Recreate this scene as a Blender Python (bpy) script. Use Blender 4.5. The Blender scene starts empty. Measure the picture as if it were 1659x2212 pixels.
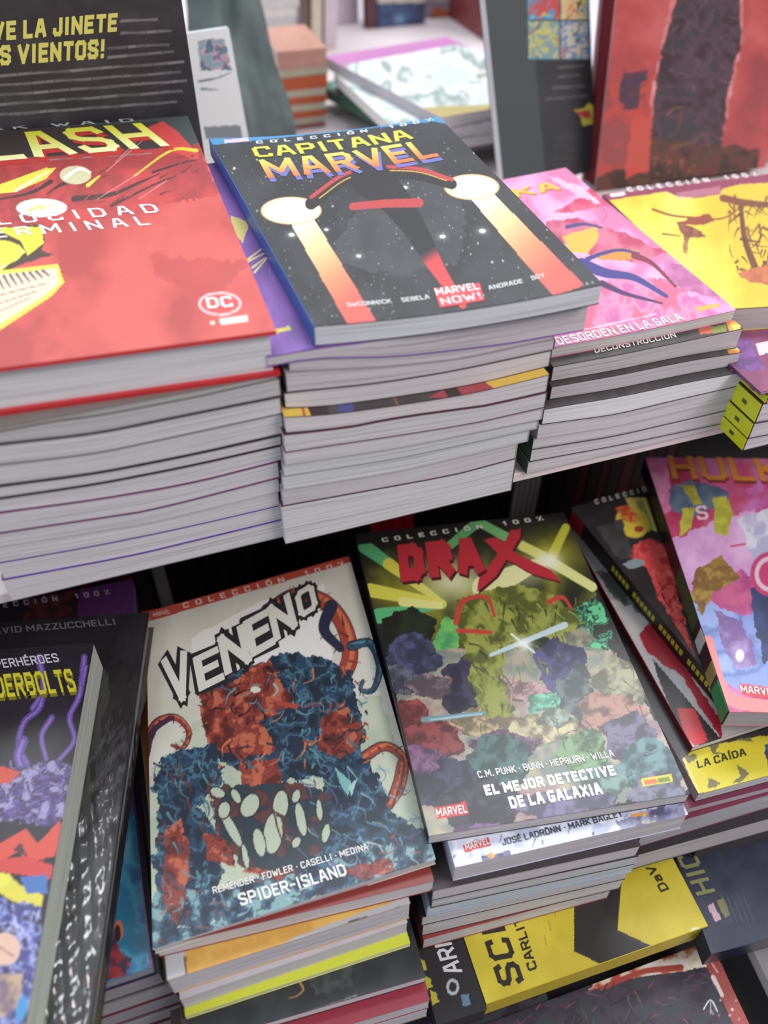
import bpy, bmesh, math, random
import numpy as np
from mathutils import Matrix, Vector

# ------------------------------------------------------------------ camera, world, lights, exposure
scene = bpy.context.scene
CAM_H, PITCH, ROLL, YAW, FPX, IW, IH = 1.45, .775, .011, -math.radians(19.5), 1800., 1659, 2212
PC = np.array([829.5, 1106.])
_A = np.array([[1, 0, 0], [0, -math.sin(PITCH), -math.cos(PITCH)], [0, math.cos(PITCH), -math.sin(PITCH)]])
_B = np.array([[math.cos(ROLL), -math.sin(ROLL), 0], [math.sin(ROLL), math.cos(ROLL), 0], [0, 0, 1]])
_Y = np.array([[math.cos(YAW), math.sin(YAW), 0], [-math.sin(YAW), math.cos(YAW), 0], [0, 0, 1]])
M3 = _B @ _A @ _Y                       # world -> camera (x right, y down, z forward)
CAM = np.array([0., 0., CAM_H])
cam = bpy.data.cameras.new('camera')
cam.sensor_fit = 'HORIZONTAL'; cam.sensor_width = 36; cam.lens = 36 * FPX / IW
cam.clip_start = .02
cam.dof.use_dof = True; cam.dof.focus_distance = .56; cam.dof.aperture_fstop = 5.0
co = bpy.data.objects.new('camera', cam); scene.collection.objects.link(co)
_R = np.diag([1, -1, -1]) @ M3
_m = Matrix.Identity(4)
for _i in range(3):
    for _j in range(3): _m[_i][_j] = float(_R[_j, _i])
_m[0][3], _m[1][3], _m[2][3] = CAM
co.matrix_world = _m
scene.camera = co
world = bpy.data.worlds.new('world'); scene.world = world; world.use_nodes = True
world.node_tree.nodes['Background'].inputs[0].default_value = (.90, .93, 1, 1)
world.node_tree.nodes['Background'].inputs[1].default_value = .46
def area(name, loc, target, sx, sy, power, col):
    l = bpy.data.lights.new(name, 'AREA'); l.shape = 'RECTANGLE'; l.size = sx; l.size_y = sy
    l.energy = power; l.color = col
    o = bpy.data.objects.new(name, l); scene.collection.objects.link(o); o.location = loc
    o.rotation_euler = (Vector(target) - Vector(loc)).to_track_quat('-Z', 'Y').to_euler()
    return o
area('ceiling_lamp', (.5, 1.7, 3.3), (.1, .5, 1.0), 2.6, .9, 62, (.93, .97, 1))
area('ceiling_lamp', (1.6, -.9, 2.9), (.2, .4, 1.0), 1.4, .8, 38, (1, .90, .86))
area('ceiling_lamp', (-1.6, -.3, 3.0), (0, .4, 1.0), 1.4, .8, 14, (.84, .96, 1))
vs = scene.view_settings
scene.display_settings.display_device = 'sRGB'
vs.view_transform = 'Standard'; vs.look = 'None'; vs.gamma = 1; vs.use_curve_mapping = False
vs.exposure = 0.25

# ------------------------------------------------------------------ geometry helpers
C = scene.collection
def ray(px, py): return M3.T @ np.array([(px - PC[0]) / FPX, (py - PC[1]) / FPX, 1.])
def at(px, py, z):                       # point where the sight line meets height z (relative to the eye)
    d = ray(px, py); return CAM + d * (z / d[2])
def aty(px, py, y): d = ray(px, py); return CAM + d * (y / d[1])
def atp(px, py, p0, n): d = ray(px, py); return CAM + d * (np.dot(n, np.array(p0) - CAM) / np.dot(n, d))
def topx(X):
    Y = (X - CAM) @ M3.T
    return Y[:, 0] / Y[:, 2] * FPX + PC[0], Y[:, 1] / Y[:, 2] * FPX + PC[1]
def lin(c):
    c = np.asarray(c, float) / 255.
    return np.where(c <= .04045, c / 12.92, ((c + .055) / 1.055) ** 2.4)
def hazed(c): return np.asarray(c, float) * .90 + 18.       # haze and glare mixed into the print colours as a grey lift
def link(o, parent=None):
    C.objects.link(o)
    if parent is not None: o.parent = parent
    return o
def mesh(name, V, F, mat, parent=None, col=None, smooth=False):
    me = bpy.data.meshes.new(name); me.from_pydata([tuple(map(float, v)) for v in V], [], F); me.update()
    if smooth: me.polygons.foreach_set('use_smooth', [True] * len(me.polygons))
    me.materials.append(mat)
    o = bpy.data.objects.new(name, me)
    if col is not None: o.color = (*lin(col), 1)
    return link(o, parent)
def tag(o, label=None, cat=None, group=None, kind=None):
    for k, v in (('label', label), ('category', cat), ('group', group), ('kind', kind)):
        if v: o[k] = v
    return o
def empty(name, loc=(0, 0, 0)):
    o = bpy.data.objects.new(name, None); o.location = loc; o.empty_display_size = .02
    return link(o)

# ------------------------------------------------------------------ materials
def nodes(name):
    m = bpy.data.materials.new(name); m.use_nodes = True
    return m, m.node_tree, m.node_tree.nodes['Principled BSDF']
def mul(t, a, b, fac=1):
    n = t.nodes.new('ShaderNodeMix'); n.data_type = 'RGBA'; n.blend_type = 'MULTIPLY'
    n.inputs[0].default_value = fac
    t.links.new(a, n.inputs[6]); t.links.new(b, n.inputs[7]); return n.outputs[2]
def ramp(t, fac, stops):
    r = t.nodes.new('ShaderNodeValToRGB'); r.color_ramp.interpolation = 'LINEAR'
    while len(r.color_ramp.elements) < len(stops): r.color_ramp.elements.new(.5)
    for e, (p, c) in zip(r.color_ramp.elements, stops): e.position = p; e.color = (c, c, c, 1) if not hasattr(c, '__len__') else (*c, 1)
    t.links.new(fac, r.inputs[0]); return r.outputs[0]
def noise(t, vec, scale, detail=3, rough=.5):
    n = t.nodes.new('ShaderNodeTexNoise'); n.inputs['Scale'].default_value = scale
    n.inputs['Detail'].default_value = detail; n.inputs['Roughness'].default_value = rough
    if vec is not None: t.links.new(vec, n.inputs['Vector'])
    return n.outputs['Fac']
def mat_object_colour(name, rough, coat=0., lo=.9, scale=60, spec=.5):
    m, t, b = nodes(name)
    oi = t.nodes.new('ShaderNodeObjectInfo'); tc = t.nodes.new('ShaderNodeTexCoord')
    r = ramp(t, noise(t, tc.outputs['Object'], scale), [(.3, lo), (.7, 1.)])
    t.links.new(mul(t, oi.outputs['Color'], r), b.inputs['Base Color'])
    b.inputs['Roughness'].default_value = rough; b.inputs['Coat Weight'].default_value = coat
    b.inputs['Coat Roughness'].default_value = .25; b.inputs['Specular IOR Level'].default_value = spec
    return m
M_COVER = mat_object_colour('cover_card', .38, .1)
M_BOARD = mat_object_colour('painted_board', .6, 0, .88, 9)
M_METAL = mat_object_colour('dull_metal', .45, 0, .85, 30)
def mat_print(name, rough, coat):
    m, t, b = nodes(name)
    a = t.nodes.new('ShaderNodeAttribute'); a.attribute_name = 'Col'
    tc = t.nodes.new('ShaderNodeTexCoord')
    r = ramp(t, noise(t, tc.outputs['Object'], 900, 2), [(.25, .90), (.75, 1.)])
    t.links.new(mul(t, a.outputs['Color'], r), b.inputs['Base Color'])
    b.inputs['Roughness'].default_value = rough; b.inputs['Coat Weight'].default_value = coat
    b.inputs['Coat Roughness'].default_value = .3
    return m
M_PRINT = mat_print('printed_cover', .38, .12)
M_MATTE = mat_print('printed_matt_cover', .5, .05)
def mat_pages():
    m, t, b = nodes('page_edges')
    oi = t.nodes.new('ShaderNodeObjectInfo'); tc = t.nodes.new('ShaderNodeTexCoord')
    at_ = t.nodes.new('ShaderNodeAttribute'); at_.attribute_name = 'lay'
    sp = t.nodes.new('ShaderNodeSeparateXYZ'); t.links.new(tc.outputs['Object'], sp.inputs[0])
    def math_(op, x, v):
        n = t.nodes.new('ShaderNodeMath'); n.operation = op
        t.links.new(x, n.inputs[0])
        if isinstance(v, (int, float)): n.inputs[1].default_value = v
        else: t.links.new(v, n.inputs[1])
        return n.outputs[0]
    cb = t.nodes.new('ShaderNodeCombineXYZ')
    t.links.new(math_('ADD', math_('MULTIPLY', sp.outputs[0], 7), math_('MULTIPLY', oi.outputs['Random'], 50)), cb.inputs[0])
    t.links.new(math_('MULTIPLY', sp.outputs[1], 7), cb.inputs[1])
    t.links.new(math_('MULTIPLY', at_.outputs['Fac'], 620), cb.inputs[2])
    r = ramp(t, noise(t, cb.outputs[0], 1., 4, .6), [(.30, (.56, .55, .56)), (.48, (.88, .87, .87)), (.72, (1, 1, 1))])
    t.links.new(mul(t, oi.outputs['Color'], r), b.inputs['Base Color'])
    b.inputs['Roughness'].default_value = .85; b.inputs['Specular IOR Level'].default_value = .2
    return m
M_PAGES = mat_pages()

# ------------------------------------------------------------------ painting on a cover: colours per vertex
def vnoise(x, y, scale, seed, octaves=3):
    out = np.zeros_like(x); amp = 1.; tot = 0.
    for o in range(octaves):
        rs = np.random.RandomState(seed + o * 17); g = rs.rand(128, 128)
        u = x / scale + 31.7 * (o + 1); v = y / scale + 11.3 * (o + 1)
        i = np.floor(u).astype(int); j = np.floor(v).astype(int); a = u - i; b = v - j
        a = a * a * (3 - 2 * a); b = b * b * (3 - 2 * b)
        def G(p, q): return g[p % 128, q % 128]
        out += amp * ((G(i, j) * (1 - a) + G(i + 1, j) * a) * (1 - b) + (G(i, j + 1) * (1 - a) + G(i + 1, j + 1) * a) * b)
        tot += amp; amp *= .5; scale *= .5
    return out / tot
def smooth_line(pts, n=6):
    P = [np.array(p, float) for p in pts]
    if len(P) < 3: return P
    P = [2 * P[0] - P[1]] + P + [2 * P[-1] - P[-2]]; out = []
    for i in range(1, len(P) - 2):
        for k in range(n):
            t = k / n
            out.append(.5 * (2 * P[i] + (P[i + 1] - P[i - 1]) * t + (2 * P[i - 1] - 5 * P[i] + 4 * P[i + 1] - P[i + 2]) * t * t
                             + (3 * P[i] - P[i - 1] - 3 * P[i + 1] + P[i + 2]) * t ** 3))
    out.append(P[-2]); return out
class Paint:
    def __init__(s, X, Y):
        s.X, s.Y = X, Y; s.C = np.zeros((len(X), 3)); s.k = 1
    def put(s, w, col):
        if callable(col): col = col(s.X, s.Y)
        col = np.asarray(col, float)
        s.C = s.C * (1 - w[:, None]) + (col if col.ndim == 2 else col[None]) * w[:, None]
    def fill(s, col): s.put(np.ones(len(s.X)), col)
    def dist_seg(s, a, b):
        ax, ay = a; dx, dy = b[0] - ax, b[1] - ay; L = dx * dx + dy * dy + 1e-9
        t = np.clip(((s.X - ax) * dx + (s.Y - ay) * dy) / L, 0, 1)
        return np.hypot(s.X - ax - t * dx, s.Y - ay - t * dy), t
    def mask(s, pts):
        ins = np.zeros(len(s.X), bool)
        for i in range(len(pts)):
            (x1, y1), (x2, y2) = pts[i], pts[i - 1]
            if y1 == y2: continue
            c = (y1 > s.Y) != (y2 > s.Y)
            ins ^= c & (s.X < (x2 - x1) * (s.Y - y1) / (y2 - y1) + x1)
        return ins
    def poly(s, pts, col, a=1., wob=0, warp=14):
        X, Y = s.X, s.Y
        if wob:
            s.k += 1
            s.X = X + wob * (vnoise(X, Y, warp, s.k * 7) - .5) * 2; s.Y = Y + wob * (vnoise(X, Y, warp, s.k * 7 + 3) - .5) * 2
        w = s.mask(pts) * a; s.X, s.Y = X, Y
        s.put(w, col)
    def ell(s, cx, cy, rx, ry, col, a=1., soft=.06, rot=0):
        c, n = math.cos(rot), math.sin(rot); dx, dy = s.X - cx, s.Y - cy
        r = np.hypot((dx * c + dy * n) / rx, (-dx * n + dy * c) / ry)
        s.put(np.clip((1 - r) / soft + .5, 0, 1) * a, col)
    def glow(s, cx, cy, rx, ry, col, a=1.):
        s.put(np.exp(-(((s.X - cx) / rx) ** 2 + ((s.Y - cy) / ry) ** 2) * 1.6) * a, col)
    def line(s, pts, w, col, w2=None, a=1., curve=True):
        P = smooth_line(pts) if curve else [np.array(p, float) for p in pts]
        w2 = w if w2 is None else w2; W = np.zeros(len(s.X)); n = len(P) - 1
        for i in range(n):
            d, t = s.dist_seg(P[i], P[i + 1]); r = (w + (w2 - w) * ((i + t) / n)) / 2
            W = np.maximum(W, np.clip((r - d) / 1.2 + .5, 0, 1))
        s.put(W * a, col)
    def mottle(s, cols, scale, seed, w=None, contrast=3., sx=1., sy=1.):
        v = np.clip((vnoise(s.X * sx, s.Y * sy, scale, seed, 4) - .5) * contrast + .5, 0, .9999) * (len(cols) - 1)
        i = v.astype(int); f = (v - i)[:, None]; c = np.array(cols, float)
        s.put(np.ones(len(s.X)) if w is None else w, c[i] * (1 - f) + c[np.minimum(i + 1, len(cols) - 1)] * f)
    def region(s, pts, cols, scale, seed, wob=6, contrast=3., a=1.):
        X, Y = s.X, s.Y
        s.X = X + wob * (vnoise(X, Y, 16, seed + 1) - .5) * 2; s.Y = Y + wob * (vnoise(X, Y, 16, seed + 2) - .5) * 2
        w = s.mask(pts) * float(a); s.X, s.Y = X, Y
        s.mottle(cols, scale, seed, w, contrast)
    def scatter(s, pts, n, ln, wd, cols, ang, seed, jit=.5, bend=.4, a=.9):
        rs = random.Random(seed); xs = [p[0] for p in pts]; ys = [p[1] for p in pts]; k = 0
        while k < n:
            x, y = rs.uniform(min(xs), max(xs)), rs.uniform(min(ys), max(ys)); k += 1
            A = ang + rs.uniform(-jit, jit); L = ln * rs.uniform(.5, 1.4)
            B = A + rs.uniform(-bend, bend)
            q = [(x, y), (x + L * math.cos(A), y + L * math.sin(A)), (x + L * math.cos(A) + L * math.cos(B), y + L * math.sin(A) + L * math.sin(B))]
            sel = (np.abs(s.X - x) < 2.4 * L + 12) & (np.abs(s.Y - y) < 2.4 * L + 12)
            if not sel.any(): continue
            sub = Paint(s.X[sel], s.Y[sel]); sub.C = s.C[sel].copy()
            if not sub.mask(pts).any(): continue
            sub.line(q, wd * rs.uniform(.5, 1.3), rs.choice(cols), wd * .3, a)
            w = sub.mask(pts); C = s.C[sel]; C[w] = sub.C[w]; s.C[sel] = C
    def dots(s, pts, n, r0, r1, cols, seed):
        rs = random.Random(seed); xs = [p[0] for p in pts]; ys = [p[1] for p in pts]
        for _ in range(n):
            x, y = rs.uniform(min(xs), max(xs)), rs.uniform(min(ys), max(ys)); r = rs.uniform(r0, r1) * (1 if rs.random() < .9 else 1.5)
            sel = (np.abs(s.X - x) < 14) & (np.abs(s.Y - y) < 14)
            if not sel.any(): continue
            d = np.hypot(s.X[sel] - x, s.Y[sel] - y)
            w = np.clip((r - d) / 1.6 + .5, 0, 1)[:, None] * rs.uniform(.4, 1)
            s.C[sel] = s.C[sel] * (1 - w) + np.array(rs.choice(cols), float) * w
    def words(s, p0, p1, h, col, seed, gap=.28, a=.8):      # a line of print too small to read
        rs = random.Random(seed); p0 = np.array(p0, float); p1 = np.array(p1, float); L = np.hypot(*(p1 - p0)); t = 0.
        while t < L - h:
            w = min(h * rs.uniform(1.2, 4.5), L - t)
            s.line([p0 + (p1 - p0) * t / L, p0 + (p1 - p0) * (t + w) / L], h * .62, col, None, a * rs.uniform(.6, 1), False)
            t += w + h * (.5 + gap)

# ------------------------------------------------------------------ books
OVER = .0032
class Book:
    """A book lying in its own frame: x along the bottom edge, y towards the head, z out of the front cover."""
    def __init__(s, name, label, corners=None, th=.01, bend=0., group=None, cat='book', spine='L', hard=False,
                 cover=(60, 60, 60), back=None, spinecol=None, pages=(208, 206, 208), profile=None, ns=12, inset=None, ct=None):
        back = cover if back is None else back; spinecol = cover if spinecol is None else spinecol
        s.bend = bend; s.th = th
        if profile is None:
            FL, FR, BR, BL = [np.array(p, float) for p in corners]
            ux = FR - FL; ux /= np.linalg.norm(ux)
            n = np.cross(FR - BL, BR - FL); n /= np.linalg.norm(n)
            if np.dot(n, np.cross(FR - FL, BL - FL)) < 0: n = -n
            ux -= n * np.dot(ux, n); ux /= np.linalg.norm(ux); uy = np.cross(n, ux)
            s.o = FL - n * th; s.R = np.array([ux, uy, n])
            s.q = np.array([[np.dot(p - FL, ux), np.dot(p - FL, uy)] for p in (FL, FR, BR, BL)])
            s.zt = lambda a, b: th - bend * 4 * a * (1 - a)
            s.zb = lambda a, b: 0 * a - bend * 4 * a * (1 - a) * .9
        else:
            xs, ztop, zbot, yf, depth, skew = profile       # curved book of a stack, world x / z
            z0 = min(zbot); s.o = np.array([xs[0], yf, z0]); s.R = np.eye(3)
            w = xs[-1] - xs[0]; sx = (np.array(xs) - xs[0]) / w
            s.q = np.array([[0, 0], [w, 0], [w + skew, depth], [skew, depth]])
            zt, zb = np.array(ztop) - z0, np.array(zbot) - z0
            s.zt = lambda a, b: np.interp(a, sx, zt); s.zb = lambda a, b: np.interp(a, sx, zb)
            s.th = th = float(np.mean(zt - zb)); s.bend = 1
        s.root = empty(name); tag(s.root, label, cat, group)
        mm = Matrix.Identity(4)
        for i in range(3):
            for j in range(3): mm[i][j] = float(s.R[j, i])
            mm[i][3] = float(s.o[i])
        s.root.matrix_world = mm
        s.w = np.linalg.norm(s.q[1] - s.q[0]); s.h = np.linalg.norm(s.q[3] - s.q[0]); s.ns = ns if s.bend else 1
        ov = (OVER if hard else .0004) if inset is None else inset
        ct = ct or (.0022 if hard else .00045)
        ct = min(ct, s.th * .25)
        ow, oh = ov / s.w, ov / s.h
        sl = 0 if spine == 'L' else ow; sr = ow if spine == 'L' else 0
        if spine in 'NF': sl = sr = ow
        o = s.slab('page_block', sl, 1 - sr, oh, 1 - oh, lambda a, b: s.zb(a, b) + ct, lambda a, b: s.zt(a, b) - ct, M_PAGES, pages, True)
        s.front = s.slab('front_cover', 0, 1, 0, 1, lambda a, b: s.zt(a, b) - ct, s.zt, M_COVER, cover)
        s.backc = s.slab('back_cover', 0, 1, 0, 1, s.zb, lambda a, b: s.zb(a, b) + ct, M_COVER, back)
        e = ct / s.w
        if spine == 'F':
            s.spine = s.slab('spine', 0, 1, -ct / s.h, 0, s.zb, s.zt, M_COVER, spinecol)
        elif spine != 'N':
            r = (-e, 0) if spine == 'L' else (1, 1 + e)
            s.spine = s.slab('spine', r[0], r[1], 0, 1, s.zb, s.zt, M_COVER, spinecol, ns=1)
        
    def xy(s, a, b):
        q = s.q; a = np.asarray(a)[..., None]; b = np.asarray(b)[..., None]
        return (q[0] * (1 - a) + q[1] * a) * (1 - b) + (q[3] * (1 - a) + q[2] * a) * b
    def slab(s, name, a0, a1, b0, b1, lo, hi, mat, col, lay=False, ns=None):
        ns = s.ns if ns is None else ns; nt = 1
        A, B = np.meshgrid(np.linspace(a0, a1, ns + 1), np.linspace(b0, b1, nt + 1)); A, B = A.ravel(), B.ravel()
        P = s.xy(A, B); ac, bc = np.clip(A, 0, 1), np.clip(B, 0, 1)
        V = np.vstack([np.c_[P, lo(ac, bc)], np.c_[P, hi(ac, bc)]]); m = len(A); W = ns + 1; F = []
        for j in range(nt):
            for i in range(ns):
                k = j * W + i
                F.append((k, k + W, k + W + 1, k + 1)); F.append((m + k, m + k + 1, m + k + W + 1, m + k + W))
        for i in range(ns):
            F.append((i, i + 1, m + i + 1, m + i)); k = nt * W + i; F.append((k + 1, k, m + k, m + k + 1))
        for j in range(nt):
            k = j * W; F.append((k + W, k, m + k, m + k + W)); k = j * W + ns; F.append((k, k + W, m + k + W, m + k))
        o = mesh(name, V, F, mat, s.root, col)
        if lay:
            at_ = o.data.attributes.new('lay', 'FLOAT', 'POINT')
            at_.data.foreach_set('value', [0.] * m + [float(s.th)] * m)
        return o
    def loc(s, px, py):                     # pixel of the reference -> local xy on the front cover
        zt = float(s.zt(np.array(.5), np.array(.5))) if not s.bend else s.th if True else 0
        p = atp(px, py, s.o + s.R[2] * s.th, s.R[2]); d = p - s.o
        return np.array([np.dot(d, s.R[0]), np.dot(d, s.R[1])])
    def st(s, x, y):                        # inverse of the bilinear map
        q = s.q; a = np.clip(x / s.w, -1, 2); b = np.clip(y / s.h, -1, 2)
        for _ in range(6):
            P = s.xy(a, b); e = np.stack([x, y], -1) - P
            da = (q[1] - q[0]) * (1 - b)[..., None] + (q[2] - q[3]) * b[..., None]
            db = (q[3] - q[0]) * (1 - a)[..., None] + (q[2] - q[1]) * a[..., None]
            D = da[..., 0] * db[..., 1] - da[..., 1] * db[..., 0]
            a = a + (e[..., 0] * db[..., 1] - e[..., 1] * db[..., 0]) / D
            b = b + (da[..., 0] * e[..., 1] - da[..., 1] * e[..., 0]) / D
        return a, b
    def paint(s, fn, mat=None, step=2.3, name='cover_print', bounds=(0, 1, 0, 1), cap=70000):
        a0, a1, b0, b1 = bounds
        def wpos(a, b):
            P = s.xy(a, b); L = np.c_[P, s.zt(a, b) + .00006]
            return L, L @ s.R + s.o
        ca, cb = np.array([a0, a1, a1, a0]), np.array([b0, b0, b1, b1])
        X, Y = topx(wpos(ca, cb)[1])
        wpx = max(math.hypot(X[1] - X[0], Y[1] - Y[0]), math.hypot(X[2] - X[3], Y[2] - Y[3]))
        hpx = max(math.hypot(X[3] - X[0], Y[3] - Y[0]), math.hypot(X[2] - X[1], Y[2] - Y[1]))
        nu, nv = int(wpx / step) + 2, int(hpx / step) + 2
        if nu * nv > cap: k = math.sqrt(cap / (nu * nv)); nu = int(nu * k); nv = int(nv * k)
        A, B = np.meshgrid(np.linspace(a0, a1, nu), np.linspace(b0, b1, nv)); A, B = A.ravel(), B.ravel()
        L, Wd = wpos(A, B); X, Y = topx(Wd)
        p = Paint(X, Y); fn(p)
        idx = np.arange(nu * nv).reshape(nv, nu)
        F = np.stack([idx[:-1, :-1], idx[:-1, 1:], idx[1:, 1:], idx[1:, :-1]], -1).reshape(-1, 4)
        me = bpy.data.meshes.new(name); me.vertices.add(nu * nv); me.vertices.foreach_set('co', L.ravel().astype(np.float32))
        me.loops.add(F.size); me.loops.foreach_set('vertex_index', F.ravel().astype(np.int32))
        me.polygons.add(len(F)); me.polygons.foreach_set('loop_start', np.arange(0, F.size, 4, dtype=np.int32))
        me.update(calc_edges=True)
        ca_ = me.color_attributes.new('Col', 'FLOAT_COLOR', 'POINT')
        ca_.data.foreach_set('color', np.c_[lin(hazed(np.clip(p.C, 0, 255))), np.ones(nu * nv)].ravel().astype(np.float32))
        me.materials.append(mat or M_PRINT)
        o = bpy.data.objects.new(name, me); link(o, s.front); s.printed = o
        return o
    # flat lettering / labels laid over the print, one mesh per line of text
    def shape(s, V2, F, cols, layer=1, name='lettering', dz=0.):
        V2 = np.asarray(V2, float); a, b = s.st(V2[:, 0], V2[:, 1]); z = s.zt(np.clip(a, 0, 1), np.clip(b, 0, 1)) + .0001 + layer * .00009 + dz
        me = bpy.data.meshes.new(name); me.from_pydata([tuple(map(float, v)) for v in np.c_[V2, z]], [], F); me.update()
        at_ = me.color_attributes.new('Col', 'FLOAT_COLOR', 'POINT')
        at_.data.foreach_set('color', np.c_[lin(hazed(np.array(cols, float))), np.ones(len(cols))].ravel().astype(np.float32))
        me.materials.append(M_PRINT); link(bpy.data.objects.new(name, me), s.front)
    def text(s, body, p0, p1, ptop, col, layer=2, bold=.17, off=(0, 0), track=1., serif=False):
        p0, p1, pt = [np.array(p, float) + off for p in (p0, p1, ptop)]
        o0, o1, ot = s.loc(*p0), s.loc(*p1), s.loc(*pt)
        V, F, dz, Wd = glyphs(body, bold, track, serif)
        ex = (o1 - o0) / Wd; ey = (ot - o0)
        P = o0 + V[:, :1] * ex + V[:, 1:2] * ey
        if isinstance(col, tuple) and hasattr(col[0], '__len__'):
            cols = [tuple(np.array(col[0]) * min(1, max(0, y)) + np.array(col[1]) * (1 - min(1, max(0, y)))) for y in V[:, 1]]
        else: cols = [col] * len(V)
        s.shape(P, F, cols, layer, dz=dz)
    def box(s, pts, col, layer=1, n=8):
        P = [s.loc(*p) for p in pts]; V = []
        for j in range(n + 1):
            for i in range(n + 1):
                u, v = i / n, j / n; V.append((P[0] * (1 - u) + P[1] * u) * (1 - v) + (P[3] * (1 - u) + P[2] * u) * v)
        F = [(j * (n + 1) + i, j * (n + 1) + i + 1, (j + 1) * (n + 1) + i + 1, (j + 1) * (n + 1) + i) for j in range(n) for i in range(n)]
        s.shape(V, F, [col] * len(V), layer, 'printed_label')
    def done(s): return s

# letters drawn as thick strokes on a 0..1 cell
FONT = {
 'A': (.62, '0,0 .36,1 .64,1 1,0|.16,.34 .84,.34'), 'B': (.58, '0,0 0,1 .8,1 1,.85 1,.62 .82,.52 0,.52|.82,.52 1,.38 1,.14 .8,0 0,0'), 'C': (.56, '1,.82 .95,1 .2,1 0,.86 0,.14 .2,0 .95,0 1,.18'),
 'D': (.58, '0,0 0,1 .7,1 1,.8 1,.2 .7,0 0,0'), 'E': (.5, '1,1 0,1 0,0 1,0|0,.52 .85,.52'), 'F': (.5, '1,1 0,1 0,0|0,.5 .85,.5'), 'G': (.58, '1,1 .2,1 0,.86 0,.14 .2,0 .8,0 1,.14 1,.42 .66,.42'),
 'H': (.6, '0,0 0,1|1,0 1,1|0,.52 1,.52'), 'I': (.16, '.5,0 .5,1'), 'J': (.46, '1,1 1,.14 .8,0 .2,0 0,.14 0,.3'), 'K': (.6, '0,0 0,1|1,1 .1,.48|.3,.56 1,0'), 'L': (.48, '0,1 0,0 1,0'),
 'M': (.78, '0,0 0,1 .5,.3 1,1 1,0'), 'N': (.6, '0,0 0,1 1,0 1,1'), 'O': (.58, '.2,0 0,.14 0,.86 .2,1 .8,1 1,.86 1,.14 .8,0 .2,0'), 'P': (.56, '0,0 0,1 .8,1 1,.86 1,.58 .8,.45 0,.45'),
 'Q': (.58, '.2,0 0,.14 0,.86 .2,1 .8,1 1,.86 1,.14 .8,0 .2,0|.6,.25 1,-.05'), 'R': (.58, '0,0 0,1 .8,1 1,.86 1,.62 .8,.48 0,.48|.5,.48 1,0'), 'S': (.56, '1,.84 .9,1 .2,1 0,.87 0,.66 .2,.55 .8,.46 1,.34 1,.13 .8,0 .1,0 0,.16'),
 'T': (.54, '0,1 1,1|.5,1 .5,0'), 'U': (.58, '0,1 0,.14 .2,0 .8,0 1,.14 1,1'), 'V': (.62, '0,1 .5,0 1,1'), 'W': (.86, '0,1 .26,0 .5,.7 .74,0 1,1'), 'X': (.6, '0,0 1,1|0,1 1,0'), 'Y': (.6, '0,1 .5,.48 1,1|.5,.48 .5,0'), 'Z': (.54, '0,1 1,1 0,0 1,0'),
 '1': (.3, '0,.78 .7,1 .7,0'), '0': (.56, '.2,0 0,.14 0,.86 .2,1 .8,1 1,.86 1,.14 .8,0 .2,0'), '%': (.7, '.2,0 .8,1|0,.86 .08,.94|.92,.06 1,.14'),
 '!': (.14, '.5,.46 .5,1|.5,0 .5,.03'), '.': (.14, '.5,0 .5,.06'), '-': (.34, '0,.48 1,.48'), '•': (.2, '.2,.48 .8,.48'), 'e': (.46, '0,.34 1,.34 1,.55 .8,.68 .2,.68 0,.55 0,.14 .2,0 .9,0'), 'a': (.44, '0,.68 .8,.68 1,.55 1,0 .2,0 0,.1 0,.28 .2,.4 1,.4'), 'k': (.4, '0,0 0,1'),
}
for _k, _b, _m in (('Í', 'I', '.2,1.16 .9,1.3'), ('É', 'E', '.4,1.16 .7,1.3'), ('Ó', 'O', '.4,1.16 .7,1.3'), ('Ö', 'O', '.2,1.2 .3,1.2|.7,1.2 .8,1.2')): FONT[_k] = (FONT[_b][0], FONT[_b][1] + '|' + _m)
_glyph = {}
def glyphs(body, bold, track=1., serif=False):
    k = (body, bold, track, serif)
    if k in _glyph: return _glyph[k]
    V, F, Z = [], [], []; x = 0.; hb = bold / 2; top = 1 - hb; n = 0
    def quad(a, b, h, z):
        a, b = np.array(a), np.array(b); d = b - a; L = math.hypot(*d); d = d / (L or 1); nn = np.array([-d[1], d[0]]) * h
        a = a - d * h * .86; b = b + d * h * .86; m = 4; k0 = len(V)
        for i in range(m + 1):
            q = a + (b - a) * i / m; V.append(q - nn); V.append(q + nn); Z.extend((z, z))
        for i in range(m): j = k0 + 2 * i; F.append((j, j + 2, j + 3, j + 1))
    for ch in body:
        if ch == ' ': x += .34 * track; continue
        w, st = FONT[ch]; w = w * .92; k_ = 0
        for part in st.split('|'):
            P = [tuple(map(float, q.split(','))) for q in part.split()]
            P = [(x + hb + px * w, hb + py * (1 - bold)) for px, py in P]
            for a, b in zip(P, P[1:]): quad(a, b, hb, (k_ % 9) * 8e-6); k_ += 1
            if serif and len(P) > 1:
                for q in (P[0], P[-1]): quad((q[0] - hb * 1.3, q[1]), (q[0] + hb * 1.3, q[1]), hb * .5, 8e-5)
        x += w + bold + .13 * track if track <= 1.3 else w + bold + .13 + (track - 1) * .4
    V = np.array(V); V[:, 0] -= V[:, 0].min(); W = V[:, 0].max()
    _glyph[k] = (V, F, np.array(Z), W); return _glyph[k]

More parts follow.
